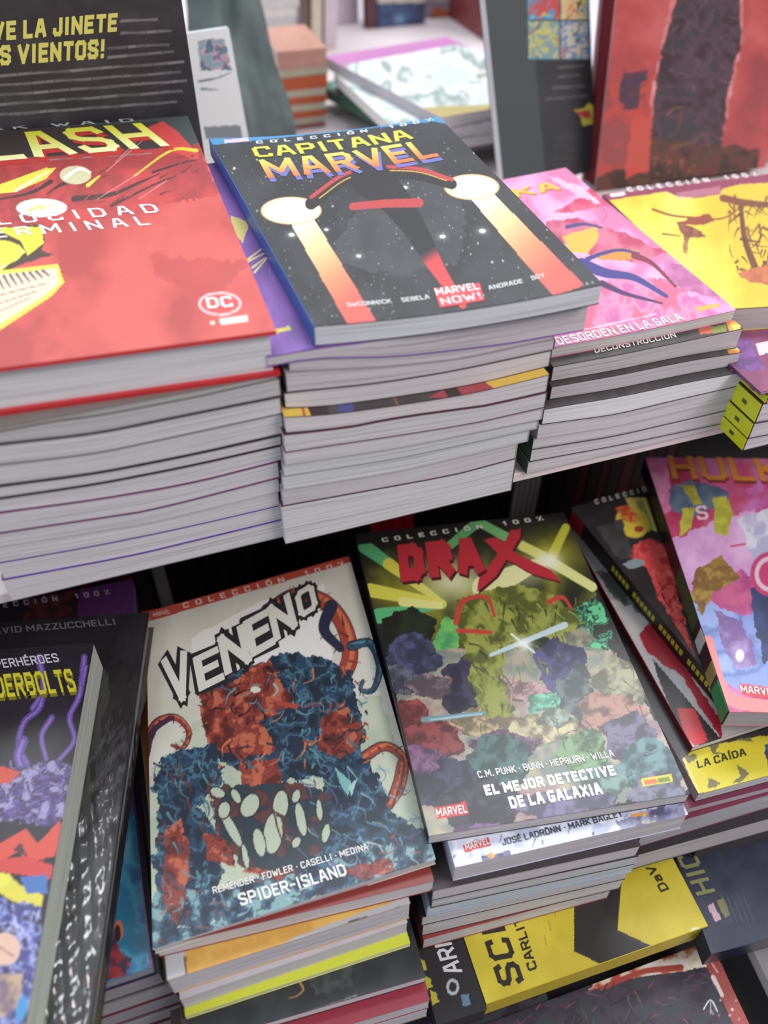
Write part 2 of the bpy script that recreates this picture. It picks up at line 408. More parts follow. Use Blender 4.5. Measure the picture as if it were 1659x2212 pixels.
def flat(pxs, z, dz=(0, 0, 0, 0)):          # FL, FR, BR, BL pixels on a level plane (small height changes per corner)
    return [at(p[0], p[1], z + d) for p, d in zip(pxs, dz)]
def rect(FL, yaw, w, h):
    u = np.array([math.cos(yaw), math.sin(yaw), 0]); v = np.array([-math.sin(yaw), math.cos(yaw), 0]); FL = np.array(FL)
    return [FL, FL + u * w, FL + u * w + v * h, FL + v * h]
def stack(base, labels, group, yf, zprev, specs, z_end=None, depth=.26, name='comic_book', spine='R'):
    """specs: dicts with top (px line of the upper front edge, optional) and bot (px line of the lower front edge)"""
    out = []; zfun = zprev; rs = random.Random(base)
    N = len(specs)
    for i, sp in enumerate(specs):
        if 'top' in sp:
            t = sp['top']; m = t[len(t) // 2]; yy = yf
            for _ in range(6):
                p = aty(m[0], m[1], yy); z = zfun(p[0]) - CAM_H; yy = at(m[0], m[1], z)[1]
            yf = yy
        P = [aty(x, y, yf) for x, y in sp['bot']]
        xs0 = [p[0] for p in P]; zs0 = [p[2] for p in P]
        xl, xr = min(xs0), max(xs0)
        if 'xr' in sp: xr = xl + sp['xr']
        xs = np.linspace(xl, xr, 9)
        zt = np.array([zfun(x) for x in xs]) - .00005
        zb = np.interp(xs, xs0, zs0)
        if z_end is not None and i == N - 1: zb = np.full(9, z_end)
        if z_end is not None: zb = np.maximum(zb, z_end + (N - 1 - i) * .0028)
        zb = np.minimum(zb, zt - .0025)
        b = Book(name, labels[i] if isinstance(labels, list) else labels, group=group, spine=sp.get('spine', spine), cover=sp.get('col', (70, 60, 62)),
                 back=sp.get('back'), spinecol=sp.get('sp', sp.get('col', (60, 50, 60))), pages=sp.get('pg', (206, 203, 207)),
                 profile=(xs, zt, zb, yf + rs.uniform(-.0006, .0006), sp.get('depth', depth), rs.uniform(-.004, .004)), hard=sp.get('hard', False), inset=.0004, ct=sp.get('ct'))
        out.append(b)
        zfun = (lambda X, Z: (lambda x: float(np.interp(x, X, Z))))(xs, zb)
    print('STACK', group, 'end z', round(float(np.mean(zb)) - CAM_H, 4), 'yf', round(yf, 3))
    return out
ORD = ['topmost', 'second', 'third', 'fourth', 'fifth', 'sixth', 'seventh', 'eighth', 'ninth', 'tenth', 'eleventh', 'twelfth', 'thirteenth']
# ------------------------------------------------------------------ structure and the display table
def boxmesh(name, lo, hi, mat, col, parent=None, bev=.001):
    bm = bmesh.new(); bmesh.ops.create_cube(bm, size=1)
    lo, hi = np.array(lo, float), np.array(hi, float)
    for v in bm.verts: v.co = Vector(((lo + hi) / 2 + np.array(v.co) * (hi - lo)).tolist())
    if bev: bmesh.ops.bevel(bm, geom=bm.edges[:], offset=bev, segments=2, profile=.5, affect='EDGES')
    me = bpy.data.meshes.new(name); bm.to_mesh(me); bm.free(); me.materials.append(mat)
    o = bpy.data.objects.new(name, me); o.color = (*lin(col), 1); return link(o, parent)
ZS, ZL, ZF = CAM_H - .382, CAM_H - .645, CAM_H - .70
fl = boxmesh('floor', (-3, -2, -.05), (4, 7, 0), M_BOARD, (120, 118, 120), bev=0); tag(fl, kind='structure')
wl = boxmesh('wall_back', (-3, 6.6, 0), (4, 6.7, 3.6), M_BOARD, (190, 190, 195), bev=0); tag(wl, kind='structure')
tb = empty('display_table'); tag(tb, 'white stepped display table carrying the stacks of comics', 'table')
boxmesh('shelf_board', (-.62, .374, ZS - .008), (1.3, 1.0, ZS), M_BOARD, (225, 212, 212), tb)
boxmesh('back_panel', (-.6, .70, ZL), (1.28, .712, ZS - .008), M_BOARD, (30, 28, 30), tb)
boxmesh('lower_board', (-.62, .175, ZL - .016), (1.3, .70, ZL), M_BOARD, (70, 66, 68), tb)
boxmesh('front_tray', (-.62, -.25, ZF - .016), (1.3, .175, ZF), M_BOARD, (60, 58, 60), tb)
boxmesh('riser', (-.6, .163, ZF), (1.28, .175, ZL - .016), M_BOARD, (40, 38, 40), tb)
for x, y in ((-.58, -.2), (1.24, -.2), (-.58, .95), (1.24, .95)):
    boxmesh('leg', (x, y, 0), (x + .05, y + .05, (ZF - .016) if y < 0 else ZS - .008), M_METAL, (150, 150, 155), tb)
tb2 = empty('rear_table'); tag(tb2, 'white rear table holding older stacks behind the front display', 'table')
boxmesh('table_top', (-.62, 1.003, ZS - .026), (2.2, 2.4, ZS), M_BOARD, (214, 204, 208), tb2)
for x, y in ((-.58, 1.05), (2.1, 1.05), (-.58, 2.3), (2.1, 2.3)):
    boxmesh('leg', (x, y, 0), (x + .05, y + .05, ZS - .026), M_METAL, (150, 150, 155), tb2)

# ------------------------------------------------------------------ top shelf: covers that show
Z = -.232
# red hardcover
BR, TR = (597, 715), (405, 250)
p_fr, p_br = at(*BR, Z), at(*TR, Z); d = at(0, 795, Z) - p_fr; d /= np.linalg.norm(d)
p_fl = p_fr + d * .178; p_bl = p_br + d * .178
fl_ = Book('hardcover_comic', 'red hardcover comic with a yellow lightning title, topmost of the far left stack', [p_fl, p_fr, p_br, p_bl], th=.0275,
           spine='L', hard=True, cover=(200, 48, 48), back=(190, 40, 45), pages=(214, 214, 218), group=None)
def art(p):
    p.fill((186, 60, 56)); p.mottle([(168, 50, 50), (190, 64, 60), (200, 74, 68)], 120, 4, None, 3.5)
    p.region([(-200, 300), (420, 270), (470, 420), (200, 470), (-150, 560)], [(150, 36, 40), (196, 52, 52)], 40, 9, 14)
    p.poly([(-240, 200), (400, 180), (450, 300), (392, 322), (380, 290), (350, 268), (-240, 302)], (52, 60, 60))
    p.poly([(-240, 296), (340, 262), (378, 318), (-240, 362)], (45, 34, 34))
    p.poly([(318, 275), (352, 262), (385, 285), (430, 335), (432, 350), (380, 330)], (196, 50, 50))
    for q, w in (([(160, 430), (240, 420), (300, 395), (345, 375)], 13), ([(170, 385), (130, 400), (100, 420)], 12), ([(240, 445), (330, 400), (380, 380)], 6),
                 ([(110, 392), (60, 418), (-60, 440)], 10), ([(330, 372), (400, 350), (430, 345)], 5)):
        p.line(q, w, (52, 20, 22), 2)
    p.scatter([(90, 350), (430, 335), (430, 400), (250, 460), (90, 450)], 60, 12, 3.5, [(60, 20, 24), (110, 28, 30), (160, 40, 42)], -.35, 3)
    p.poly([(-60, 402), (0, 398), (98, 363), (122, 362), (100, 386), (35, 414), (-60, 425)], (214, 206, 60)); p.line([(35, 411), (105, 370)], 7, (240, 238, 190), 4)
    p.line([(425, 325), (370, 325), (290, 380)], 8, (222, 196, 40), 3)
    p.ell(163, 378, 34, 20, (196, 190, 150)); p.line([(140, 385), (170, 365), (195, 372)], 8, (238, 236, 220), 4); p.line([(190, 400), (215, 380)], 9, (220, 210, 50), 3)
    p.ell(90, 449, 55, 20, (232, 238, 226)); p.line([(62, 455), (90, 444), (86, 452), (118, 442)], 5, (226, 214, 60), 2, curve=False)
    p.poly([(-40, 490), (90, 487), (98, 520), (88, 542), (118, 548), (60, 568), (0, 588), (-40, 560)], (60, 40, 30), wob=4)
    p.poly([(-20, 492), (90, 490), (95, 525), (60, 552), (45, 520), (0, 500)], (214, 204, 48)); p.poly([(-90, 520), (40, 528), (55, 545), (0, 585), (-90, 570)], (240, 232, 120)); p.ell(0, 545, 48, 26, (232, 226, 60))
    p.poly([(-60, 590), (125, 570), (138, 610), (110, 640), (0, 712), (-60, 720)], (232, 226, 60)); p.poly([(-60, 600), (122, 578), (128, 612), (100, 636), (0, 700), (-60, 706)], (236, 206, 180))
    for k in range(9): p.line([(-20 + k * 14, 600 - k * 2), (-6 + k * 14, 628 - k * 4)], 6, (60, 52, 56), 3)
    for k in range(3): p.line([(-10, 640 + k * 18), (100 - k * 18, 612 + k * 16)], 2, (120, 90, 80))
    for a, b in (((210, 430), (300, 375)), ((230, 370), (330, 285)), ((300, 430), (360, 390)), ((250, 350), (300, 300))): p.line([a, b], 1.5, (236, 190, 180), a=.7)
    p.region([(320, 545), (400, 560), (545, 560), (470, 640), (420, 640), (330, 590)], [(182, 52, 52), (170, 48, 50)], 60, 3, 12, a=.7)
    p.words((105, 345), (330, 331), 5, (150, 140, 136), 3)
    p.ell(475, 656, 46, 25, (244, 232, 232)); p.ell(475, 656, 42, 22, (206, 62, 62))
    p.ell(459, 697, 6, 4, (246, 220, 200)); p.poly([(474, 688), (534, 682), (537, 695), (476, 701)], (246, 226, 214))
fl_.paint(art, M_MATTE)
fl_.text('FLASH', (-108, 364), (372, 320), (-150, 308), (190, 40, 36), 1, off=(6, 4)); fl_.text('FLASH', (-112, 358), (368, 316), (-154, 303), ((226, 226, 40), (252, 250, 190)), 2)
fl_.text('M A R K   W A I D', (-140, 291), (292, 263), (-143, 284), (176, 180, 178), 2, bold=.15)
fl_.text('V E L O C I D A D', (-120, 496), (348, 459), (-128, 476), (240, 232, 230), 2, bold=.15)
fl_.text('T E R M I N A L', (-65, 520), (327, 486), (-74, 500), (240, 232, 230), 2, bold=.15)
fl_.text('DC', (449, 667), (505, 663), (444, 644), (246, 238, 238), 2)
fl_.done()

# black galaxy cover
cp = Book('comic_book', 'large dark comic with a starry cover and orange beams, topmost of the middle stack',
          flat([(679, 704), (1303, 614), (948, 252), (452, 299)], Z - .0035), th=.0125, bend=.0036, spine='L', cover=(40, 42, 46), spinecol=(20, 92, 165), back=(24, 34, 60), pages=(212, 214, 220))
def art(p):
    p.mottle([(34, 35, 38), (46, 48, 51)], 60, 8)
    p.region([(840, 330), (1000, 420), (1000, 560), (880, 600), (700, 560)], [(44, 46, 49), (58, 60, 63)], 60, 5, 20)
    all_ = [(440, 290), (1310, 740)]; all_ = [(440, 250), (1310, 250), (1310, 740), (440, 740)]
    p.dots(all_, 620, .5, 1.5, [(220, 225, 225), (150, 160, 160), (190, 200, 200)], 3); p.dots(all_, 60, 1.6, 2.8, [(235, 240, 235), (180, 200, 200)], 6)
    for x, y, r in ((775, 553, 5), (920, 371, 7), (1042, 499, 7), (956, 511, 6), (630, 507, 6), (875, 405, 5), (705, 496, 4)): p.glow(x, y, r * 2.6, r * 1.7, (150, 160, 150), .6); p.ell(x, y, r, r * .6, (246, 250, 236), soft=.6)
    p.poly([(430, 299), (962, 232), (958, 260), (463, 313)], (62, 140, 196)); p.poly([(930, 230), (960, 230), (966, 268), (938, 262)], (62, 140, 196))
    p.poly([(484, 302), (536, 297), (538, 305), (486, 309)], (224, 196, 214))
    def grad(stops, a, b):
        (ax, ay), (bx, by) = a, b; L = (bx - ax) ** 2 + (by - ay) ** 2; ks = [k for k, _ in stops]; cs = np.array([c for _, c in stops], float)
        def f(X, Y):
            t = ((X - ax) * (bx - ax) + (Y - ay) * (by - ay)) / L
            return np.stack([np.interp(t, ks, cs[:, i]) for i in range(3)], -1)
        return f
    S = [(0, (255, 250, 226)), (.25, (250, 214, 150)), (.55, (238, 140, 96)), (.8, (226, 92, 80)), (1, (222, 84, 78))]
    p.poly([(621, 470), (672, 462), (812, 694), (752, 702)], grad(S, (640, 470), (780, 700)))
    p.poly([(1012, 424), (1062, 414), (1262, 616), (1196, 640)], grad(S, (1035, 420), (1230, 625)))
    for x, y, rx, ry in ((629, 455, 66, 30), (1019, 404, 60, 28)): p.ell(x, y, rx, ry, (236, 170, 110)); p.ell(x, y, rx - 3, ry - 2, (250, 236, 196)); p.ell(x, y, rx - 18, ry - 9, (250, 246, 222), soft=.3)
    # plain abstract bands between the two discs
    p.line([(672, 440), (740, 392), (820, 376), (900, 378), (976, 398)], 26, (30, 28, 30), 22)
    p.line([(672, 426), (745, 376), (820, 362), (900, 364), (976, 388)], 8, (186, 56, 58)); p.line([(690, 428), (750, 386), (820, 370), (900, 371), (965, 390)], 2.5, (222, 168, 60))
    p.line([(800, 384), (850, 430), (900, 500), (945, 580), (1000, 660)], 84, grad([(0, (30, 28, 30)), (.58, (28, 27, 29)), (.66, (200, 58, 60)), (1, (214, 62, 62))], (830, 380), (1000, 650)), 14)
    p.line([(762, 446), (830, 440), (905, 438)], 16, (180, 54, 56), 20)
cp.paint(art)
cp.text('COLECCIÓN  100%', (553, 305), (938, 259), (551, 299), (224, 236, 244), 2, bold=.2, track=2.6)
cp.text('CAPITANA', (551, 336), (895, 294), (540, 314), ((236, 236, 70), (214, 214, 60)), 3)
cp.text('MARVEL', (583, 389), (958, 341), (562, 349), (104, 104, 180), 2); cp.text('MARVEL', (577, 381), (950, 333), (556, 341), ((244, 222, 96), (232, 108, 52)), 3)
cp.text('DeCONNICK', (752, 658), (848, 645), (748, 649), (214, 216, 216), 3); cp.text('SEBELA', (869, 643), (930, 634), (865, 634), (214, 216, 216), 3)
cp.text('ANDRADE', (1058, 616), (1132, 603), (1054, 607), (214, 216, 216), 3); cp.text('SOY', (1150, 599), (1179, 593), (1146, 590), (214, 216, 216), 3)
cp.box([(951, 653), (1048, 637), (1037, 600), (937, 611)], (212, 60, 66), 2); cp.text('MARVEL', (944, 627), (1038, 614), (938, 612), (250, 240, 240), 3); cp.text('NOW!', (955, 648), (1043, 634), (948, 633), (248, 206, 206), 3)
cp.done()

def cover_z(b):                         # height of the underside of a book along x (world), used as the next book's top
    q = b.q; pts = []
    for a in np.linspace(0, 1, 9):
        P = b.xy(np.array(a), np.array(0.)); L = np.array([P[0], P[1], float(b.zb(np.array(a), np.array(0.)))]) @ b.R + b.o; pts.append((L[0], L[2]))
    pts = np.array(pts); return lambda x: float(np.interp(x, pts[:, 0], pts[:, 1]))
YF = .370
W_ = (205, 202, 206)
mid = [
 dict(bot=[(578, 793), (664, 775), (858, 771), (1080, 746), (1262, 714)], top=[(574, 757), (667, 735), (860, 728), (1057, 704), (1266, 676)], col=(116, 66, 160), pg=(198, 192, 197), spine='N'),
 dict(bot=[(626, 803), (860, 790), (1000, 775), (1196, 731)], pg=(196, 190, 195), col=(170, 160, 165)),
 dict(bot=[(620, 847), (819, 827), (978, 801), (1195, 755)], pg=(200, 194, 198), col=(150, 140, 146), sp=(50, 46, 50)),
 dict(bot=[(616, 881), (687, 880), (819, 863), (978, 839), (1057, 823), (1185, 791)], col=(52, 38, 38), pg=(208, 203, 206), back=(60, 50, 50)),
 dict(top=[(616, 902), (699, 900), (819, 879), (978, 857), (1077, 837), (1190, 811)], bot=[(618, 937), (739, 926), (858, 902), (1057, 875), (1180, 847)], col=(60, 44, 46), pg=(212, 206, 208)),
 dict(bot=[(616, 977), (858, 941), (1020, 915), (1175, 880)], col=(86, 48, 54)),
 dict(bot=[(615, 1004), (860, 967), (1168, 905)], col=(176, 168, 172)),
 dict(bot=[(614, 1030), (860, 992), (1160, 927)], col=(150, 148, 152), pg=(200, 203, 206)),
 dict(bot=[(613, 1060), (860, 1020), (1140, 955)], col=(170, 166, 170), pg=(204, 206, 208)),
 dict(bot=[(612, 1092), (779, 1062), (978, 1026), (1113, 990)], col=(168, 160, 166), pg=(198, 194, 198)),
 dict(bot=[(612, 1140), (860, 1092), (1109, 1022)], col=(80, 62, 66), pg=(208, 208, 210)),
]
labs = ['purple comic sticking out between the red hardcover and the starry comic'] + ['paperback comic, %s below the starry cover in the middle stack' % ORD[k] for k in range(1, 11)]
labs[3] = 'paperback in the middle stack just above the yellow and black strip'
labs[4] = 'paperback whose yellow, black and red cover edge shows halfway down the middle stack'
labs[10] = 'lowest paperback of the middle stack, resting on the white shelf edge'
ms = stack(11, labs, 'paperbacks in the middle stack of the top shelf', YF, cover_z(cp), mid, ZS)
# purple book: its cover shows left of the starry one
def art(p):
    p.mottle([(104, 62, 150), (128, 78, 170)], 60, 3)
    p.scatter([(430, 280), (700, 280), (700, 800), (430, 800)], 80, 16, 3, [(86, 50, 132), (140, 96, 184)], 1.1, 8)
    p.poly([(497, 466), (530, 478), (537, 492), (528, 510), (524, 528), (508, 506)], (214, 200, 110), wob=4)
    for a in (((536, 560), (572, 532)), ((535, 565), (575, 545)), ((550, 588), (585, 548)), ((545, 578), (580, 552))): p.line(a, 5, (220, 205, 130), 2)
    p.poly([(580, 716), (624, 704), (628, 712), (584, 724)], (214, 204, 60))
ms[0].paint(art)
def art(p):
    p.mottle([(52, 46, 46), (68, 60, 60)], 30, 5)
    p.poly([(600, 860), (696, 850), (702, 905), (610, 910)], (226, 186, 66)); p.line([(652, 875), (660, 905)], 5, (170, 50, 46)); p.line([(676, 872), (690, 905)], 8, (226, 222, 120))
    p.poly([(736, 850), (766, 850), (762, 900), (728, 900)], (60, 66, 130)); p.line([(850, 855), (862, 880)], 4, (150, 84, 60))
    p.poly([(925, 858), (1040, 800), (1068, 842), (960, 860)], (160, 54, 62)); p.poly([(1048, 826), (1100, 790), (1200, 770), (1200, 820), (1072, 842)], (222, 178, 66))
ms[4].paint(art, bounds=(0, 1, 0, .06))

left = [
 dict(bot=[(0, 922), (205, 900), (430, 857), (598, 818)], top=[(0, 897), (205, 870), (430, 842), (590, 812)], col=(120, 112, 108), pg=(176, 172, 172)),
 dict(bot=[(0, 959), (205, 937), (410, 895), (607, 856)], col=(70, 62, 62), pg=(190, 186, 188)),
 dict(bot=[(0, 1003), (205, 980), (410, 936), (608, 893)], col=(60, 54, 58)),
 dict(bot=[(0, 1048), (205, 1022), (410, 982), (610, 937)], col=(196, 190, 194), back=(52, 34, 38)),
 dict(bot=[(0, 1080), (205, 1050), (410, 1010), (608, 965)], col=(46, 28, 32), ct=.0015),
 dict(bot=[(0, 1105), (205, 1078), (410, 1043), (607, 993)], col=(190, 186, 190)),
 dict(bot=[(0, 1152), (328, 1103), (603, 1032)], col=(104, 40, 96), sp=(60, 40, 60), ct=.0009),
 dict(bot=[(0, 1180), (328, 1128), (602, 1061)], col=(170, 170, 172)),
 dict(bot=[(0, 1213), (205, 1177), (410, 1135), (603, 1090)], col=(178, 176, 180), sp=(100, 40, 90)),
 dict(bot=[(8, 1252), (287, 1200), (607, 1123)], col=(92, 56, 160), ct=.0009),
 dict(bot=[(20, 1289), (328, 1227), (612, 1155)], col=(130, 124, 130)),
]
for b in left:                                  # most of the far end lies outside the picture
    x0, y0 = b['bot'][0]; x1, y1 = b['bot'][1]
    if x0 == 0: k = -40; b['bot'][0] = (k, y0 + (k - x0) * (y1 - y0) / (x1 - x0))
labs = ['paperback comic, %s below the red hardcover in the far left stack' % ORD[k] for k in range(11)]
labs[3] = 'paperback above the thick black line in the far left stack'
labs[9] = 'paperback under the lower purple line in the far left stack'
labs[10] = 'lowest paperback of the far left stack, overhanging the white shelf edge'
ls = stack(12, labs, 'paperbacks in the far left stack of the top shelf', YF, lambda x: fl_.o[2] , left, ZS)

# pink cover
pk = Book('comic_book', 'pink comic with yellow letters at its head, topmost of the right stack',
          flat([(1193, 750), (1590, 670), (1222, 362), (846, 428)], -.297), th=.0082, bend=.001, spine='N', cover=(214, 130, 170), pages=(206, 202, 200))
def art(p):
    PK = [(206, 116, 162), (228, 158, 204), (232, 172, 214)]
    p.mottle(PK, 70, 5)
    p.region([(1200, 455), (1290, 395), (1340, 440), (1280, 452), (1195, 460)], [(190, 60, 96), (206, 92, 122)], 20, 4)
    p.region([(1180, 480), (1250, 470), (1340, 500), (1440, 545), (1380, 570), (1260, 545), (1190, 520)], [(178, 62, 92), (204, 110, 140)], 24, 6)
    p.region([(1110, 690), (1330, 600), (1440, 600), (1560, 680), (1500, 720), (1190, 760)], [(214, 96, 130), (226, 140, 180), (196, 100, 160)], 30, 9, 10)
    p.region([(1430, 560), (1520, 590), (1560, 650), (1440, 610)], [(170, 90, 140), (196, 116, 170)], 22, 2)
    p.region([(1180, 380), (1260, 430), (1300, 440), (1250, 400)], [(240, 190, 228), (232, 172, 214)], 22, 2)
    p.poly([(1214, 510), (1250, 500), (1290, 488), (1296, 512), (1270, 548), (1232, 545)], (228, 176, 76), wob=4)
    p.poly([(1268, 552), (1330, 536), (1380, 542), (1372, 560), (1300, 562)], (216, 136, 60), wob=4)
    p.line([(1225, 490), (1262, 484), (1300, 492)], 9, (60, 64, 120), 4)
    p.line([(1268, 560), (1300, 548), (1340, 540), (1380, 548)], 10, (52, 56, 120), 5); p.line([(1256, 570), (1310, 590), (1370, 600), (1440, 640)], 26, (52, 56, 128), 8)
    p.line([(1370, 552), (1410, 570), (1460, 620)], 14, (120, 44, 60), 5); p.line([(1300, 612), (1350, 634), (1430, 655)], 14, (60, 40, 90), 4)
    p.words((1262, 712), (1418, 678), 5, (250, 232, 240), 5); p.poly([(1503, 664), (1552, 655), (1556, 663), (1508, 672)], (222, 168, 60))
    p.line([(1290, 440), (1310, 460), (1300, 480)], 1.5, (150, 70, 120)); p.line([(1310, 445), (1335, 460)], 1.5, (150, 70, 120))
pk.paint(art)
pk.text('HULKA', (965, 452), (1216, 410), (952, 434), (204, 96, 60), 2); pk.text('HULKA', (962, 450), (1213, 408), (949, 432), (240, 190, 66), 3)
pk.text('DESORDEN EN LA SALA', (1207, 746), (1480, 690), (1195, 730), (250, 238, 244), 3); pk.done()
rgt = [
 dict(top=[(1190, 799), (1330, 777), (1470, 738), (1596, 722)], bot=[(1190, 824), (1330, 800), (1470, 771), (1590, 752)], col=(64, 58, 58), pg=(196, 190, 192)),
 dict(top=[(1190, 836), (1330, 812), (1470, 783), (1594, 763)], bot=[(1188, 864), (1330, 842), (1470, 812), (1592, 790)], col=(60, 54, 54), pg=(196, 192, 196)),
 dict(top=[(1178, 880), (1330, 858), (1470, 828), (1602, 802)], bot=[(1170, 917), (1330, 896), (1470, 862), (1608, 831)], col=(62, 56, 56), pg=(226, 226, 230)),  # page colour lightened to stand in for a band of glare
 dict(bot=[(1160, 947), (1330, 920), (1597, 857)], col=(190, 184, 188)),
 dict(bot=[(1150, 971), (1330, 942), (1583, 884)], col=(150, 144, 148), sp=(40, 90, 60)),
 dict(bot=[(1145, 998), (1340, 962), (1578, 912)], col=(70, 50, 46), sp=(36, 84, 50)),
 dict(bot=[(1136, 1030), (1340, 992), (1569, 940)], col=(170, 160, 166), sp=(36, 84, 50)),
]
labs = ['grey and black paperback, %s below the pink cover in the right stack' % ORD[k] for k in range(7)]
labs[0] = 'paperback with a black cover strip and white lettering just below the pink comic'
labs[1] = 'paperback at the middle one of three black strips in the right stack'; labs[2] = 'paperback with page edge coloured bright for glare under the lowest black strip in the right stack'
labs[6] = 'lowest paperback of the right stack, resting on the white shelf edge'
rs_ = stack(13, labs, 'paperbacks in the right stack of the top shelf', .398, cover_z(pk), rgt, ZS, spine='L')
def strip_art(tab, words_):
    def art(p):
        p.mottle([(48, 44, 44), (62, 56, 56)], 30, 5)
        (x, y) = tab; p.poly([(x - 24, y - 22), (x + 10, y - 18), (x + 10, y + 14), (x - 14, y + 6)], (226, 140, 60)); p.poly([(x - 14, y - 14), (x + 10, y - 12), (x + 10, y - 2), (x - 8, y)], (226, 206, 80))
        if words_: p.poly([(1508, 708), (1535, 704), (1540, 720), (1512, 722)], (190, 80, 60)); p.poly([(1535, 706), (1568, 700), (1570, 716), (1540, 720)], (120, 130, 50))
    return art
for k, tb_ in enumerate(((1590, 712), (1588, 758), (1592, 795))): rs_[k].paint(strip_art(tb_, k == 0), bounds=(0, 1, 0, .09))
rs_[0].text('DECONSTRUCCIÓN', (1284, 770), (1460, 735), (1280, 758), (232, 226, 224), 3); rs_[0].done()
# ------------------------------------------------------------------ far right stack with yellow stickers on the spines
def U(yaw): return np.array([math.cos(yaw), math.sin(yaw), 0])
R_ = math.radians
yb = Book('comic_book', 'yellow comic with a maroon head band beside the pink comic', flat([(1560, 668), (1860, 650), (1690, 372), (1303, 420)], -.31), th=.019, spine='L', cover=(214, 186, 60), spinecol=(120, 50, 80), pages=(190, 182, 180))
def art(p):
    p.mottle([(214, 182, 50), (226, 200, 62), (234, 214, 90)], 90, 7)
    p.poly([(1280, 430), (1280, 412), (1720, 352), (1720, 392), (1600, 398), (1560, 408), (1555, 420), (1500, 428), (1462, 424), (1440, 414), (1318, 432)], (128, 52, 78))
    for k in range(4): p.line([(1462, 418 + k * 4), (1556, 404 + k * 4)], 1.6, (206, 150, 170))
    p.poly([(1316, 419), (1348, 414), (1352, 421), (1320, 426)], (238, 214, 222))
    BR = [(110, 62, 40), (140, 78, 48)]
    p.line([(1410, 452), (1450, 465), (1500, 470), (1560, 472), (1600, 448)], 5, BR[0], 3); p.region([(1460, 480), (1530, 462), (1545, 478), (1500, 488)], [(150, 50, 36), (128, 66, 40)], 12, 3, 4)
    p.region([(1462, 482), (1500, 488), (1525, 512), (1488, 514), (1486, 552), (1474, 545), (1476, 512)], [(140, 90, 66), (110, 60, 44)], 10, 4, 4); p.line([(1432, 505), (1470, 510)], 4, BR[0], 2)
    p.line([(1562, 428), (1610, 438), (1680, 444)], 16, BR[0], 12); p.line([(1600, 445), (1610, 520), (1640, 600)], 9, (96, 56, 36), 16)
    p.scatter([(1570, 420), (1680, 420), (1700, 620), (1600, 600), (1575, 540)], 90, 16, 5, [(96, 54, 34), (120, 70, 40), (80, 44, 30)], 1.3, 5, 1.2)
    p.region([(1590, 588), (1680, 570), (1700, 620), (1620, 610)], [(196, 110, 66), (170, 90, 60)], 16, 8)
    p.glow(1500, 560, 60, 40, (240, 226, 110), .6)
yb.paint(art); yb.text('COLECCIÓN  100%', (1358, 415), (1640, 380), (1352, 406), (240, 226, 232), 2, bold=.2, track=2.6); yb.done()
far = [
 dict(bot=[(1662, 800), (1820, 768), (1990, 731)], col=(128, 58, 92), sp=(110, 60, 110), pg=(190, 184, 188)),
 dict(bot=[(1672, 834), (1820, 806), (1990, 770)], col=(110, 60, 110), sp=(112, 52, 100)),
 dict(bot=[(1655, 872), (1820, 842), (1990, 806)], col=(100, 60, 110), sp=(104, 48, 96)),
 dict(bot=[(1633, 914), (1820, 882), (1980, 850)], col=(90, 50, 60), sp=(46, 34, 40)),
 dict(bot=[(1617, 947), (1800, 912), (1970, 880)], col=(90, 80, 90), sp=(44, 34, 40)),
 dict(bot=[(1603, 980), (1790, 945), (1960, 912)], col=(80, 70, 80), sp=(40, 34, 38)),
]
labs = ['maroon comic just under the yellow one at the right edge', 'purple-spined comic with the highest yellow sticker at the right edge', 'purple-spined comic with the second yellow sticker at the right edge',
        'dark-spined comic with the third yellow sticker from the top at the right edge', 'dark-spined comic with the fourth yellow sticker at the right edge', 'lowest comic at the right edge, yellow sticker on its dark spine']
fs = stack(14, labs, 'comics with yellow stickers at the right edge', aty(1603, 980, .345)[1], lambda x: yb.o[2] - .0002, far, ZS, spine='L')
for b, k in zip(fs[1:], range(5)):
    t = float(b.zt(np.array(0.), 0) - b.zb(np.array(0.), 0)); z0 = float(b.zb(np.array(0.), 0)); y0, y1 = .0005, .034
    V = [(-.0012, y, z) for y, z in ((y0, z0 + .0006), (y1, z0 + .0006), (y1, z0 + t - .0006), (y0, z0 + t - .0006))] + [(-.0005, y, z) for y, z in ((y0, z0 + .0006), (y1, z0 + .0006), (y1, z0 + t - .0006), (y0, z0 + t - .0006))]
    lb = mesh('price_sticker', V, [(0, 3, 2, 1), (4, 5, 6, 7), (0, 1, 5, 4), (1, 2, 6, 5), (2, 3, 7, 6), (3, 0, 4, 7)], M_COVER, b.root, (214, 220, 40))
    V2 = [(-.00128, y0 + .012 + a, z0 + t * .5 + c) for a, c in ((0, -.0016), (.005, -.0016), (.005, .0016), (0, .0016))]
    mesh('sticker_mark', V2, [(0, 3, 2, 1)], M_COVER, lb, (90, 96, 30))
def art(p):
    p.mottle([(120, 52, 88), (136, 66, 100)], 30, 3)
    p.region([(1585, 725), (1625, 735), (1650, 800), (1590, 800)], [(120, 70, 140), (90, 50, 110)], 14, 3); p.poly([(1632, 742), (1700, 728), (1706, 748), (1640, 768)], (226, 196, 206))
fs[0].paint(art, bounds=(0, .5, 0, .35), step=2)

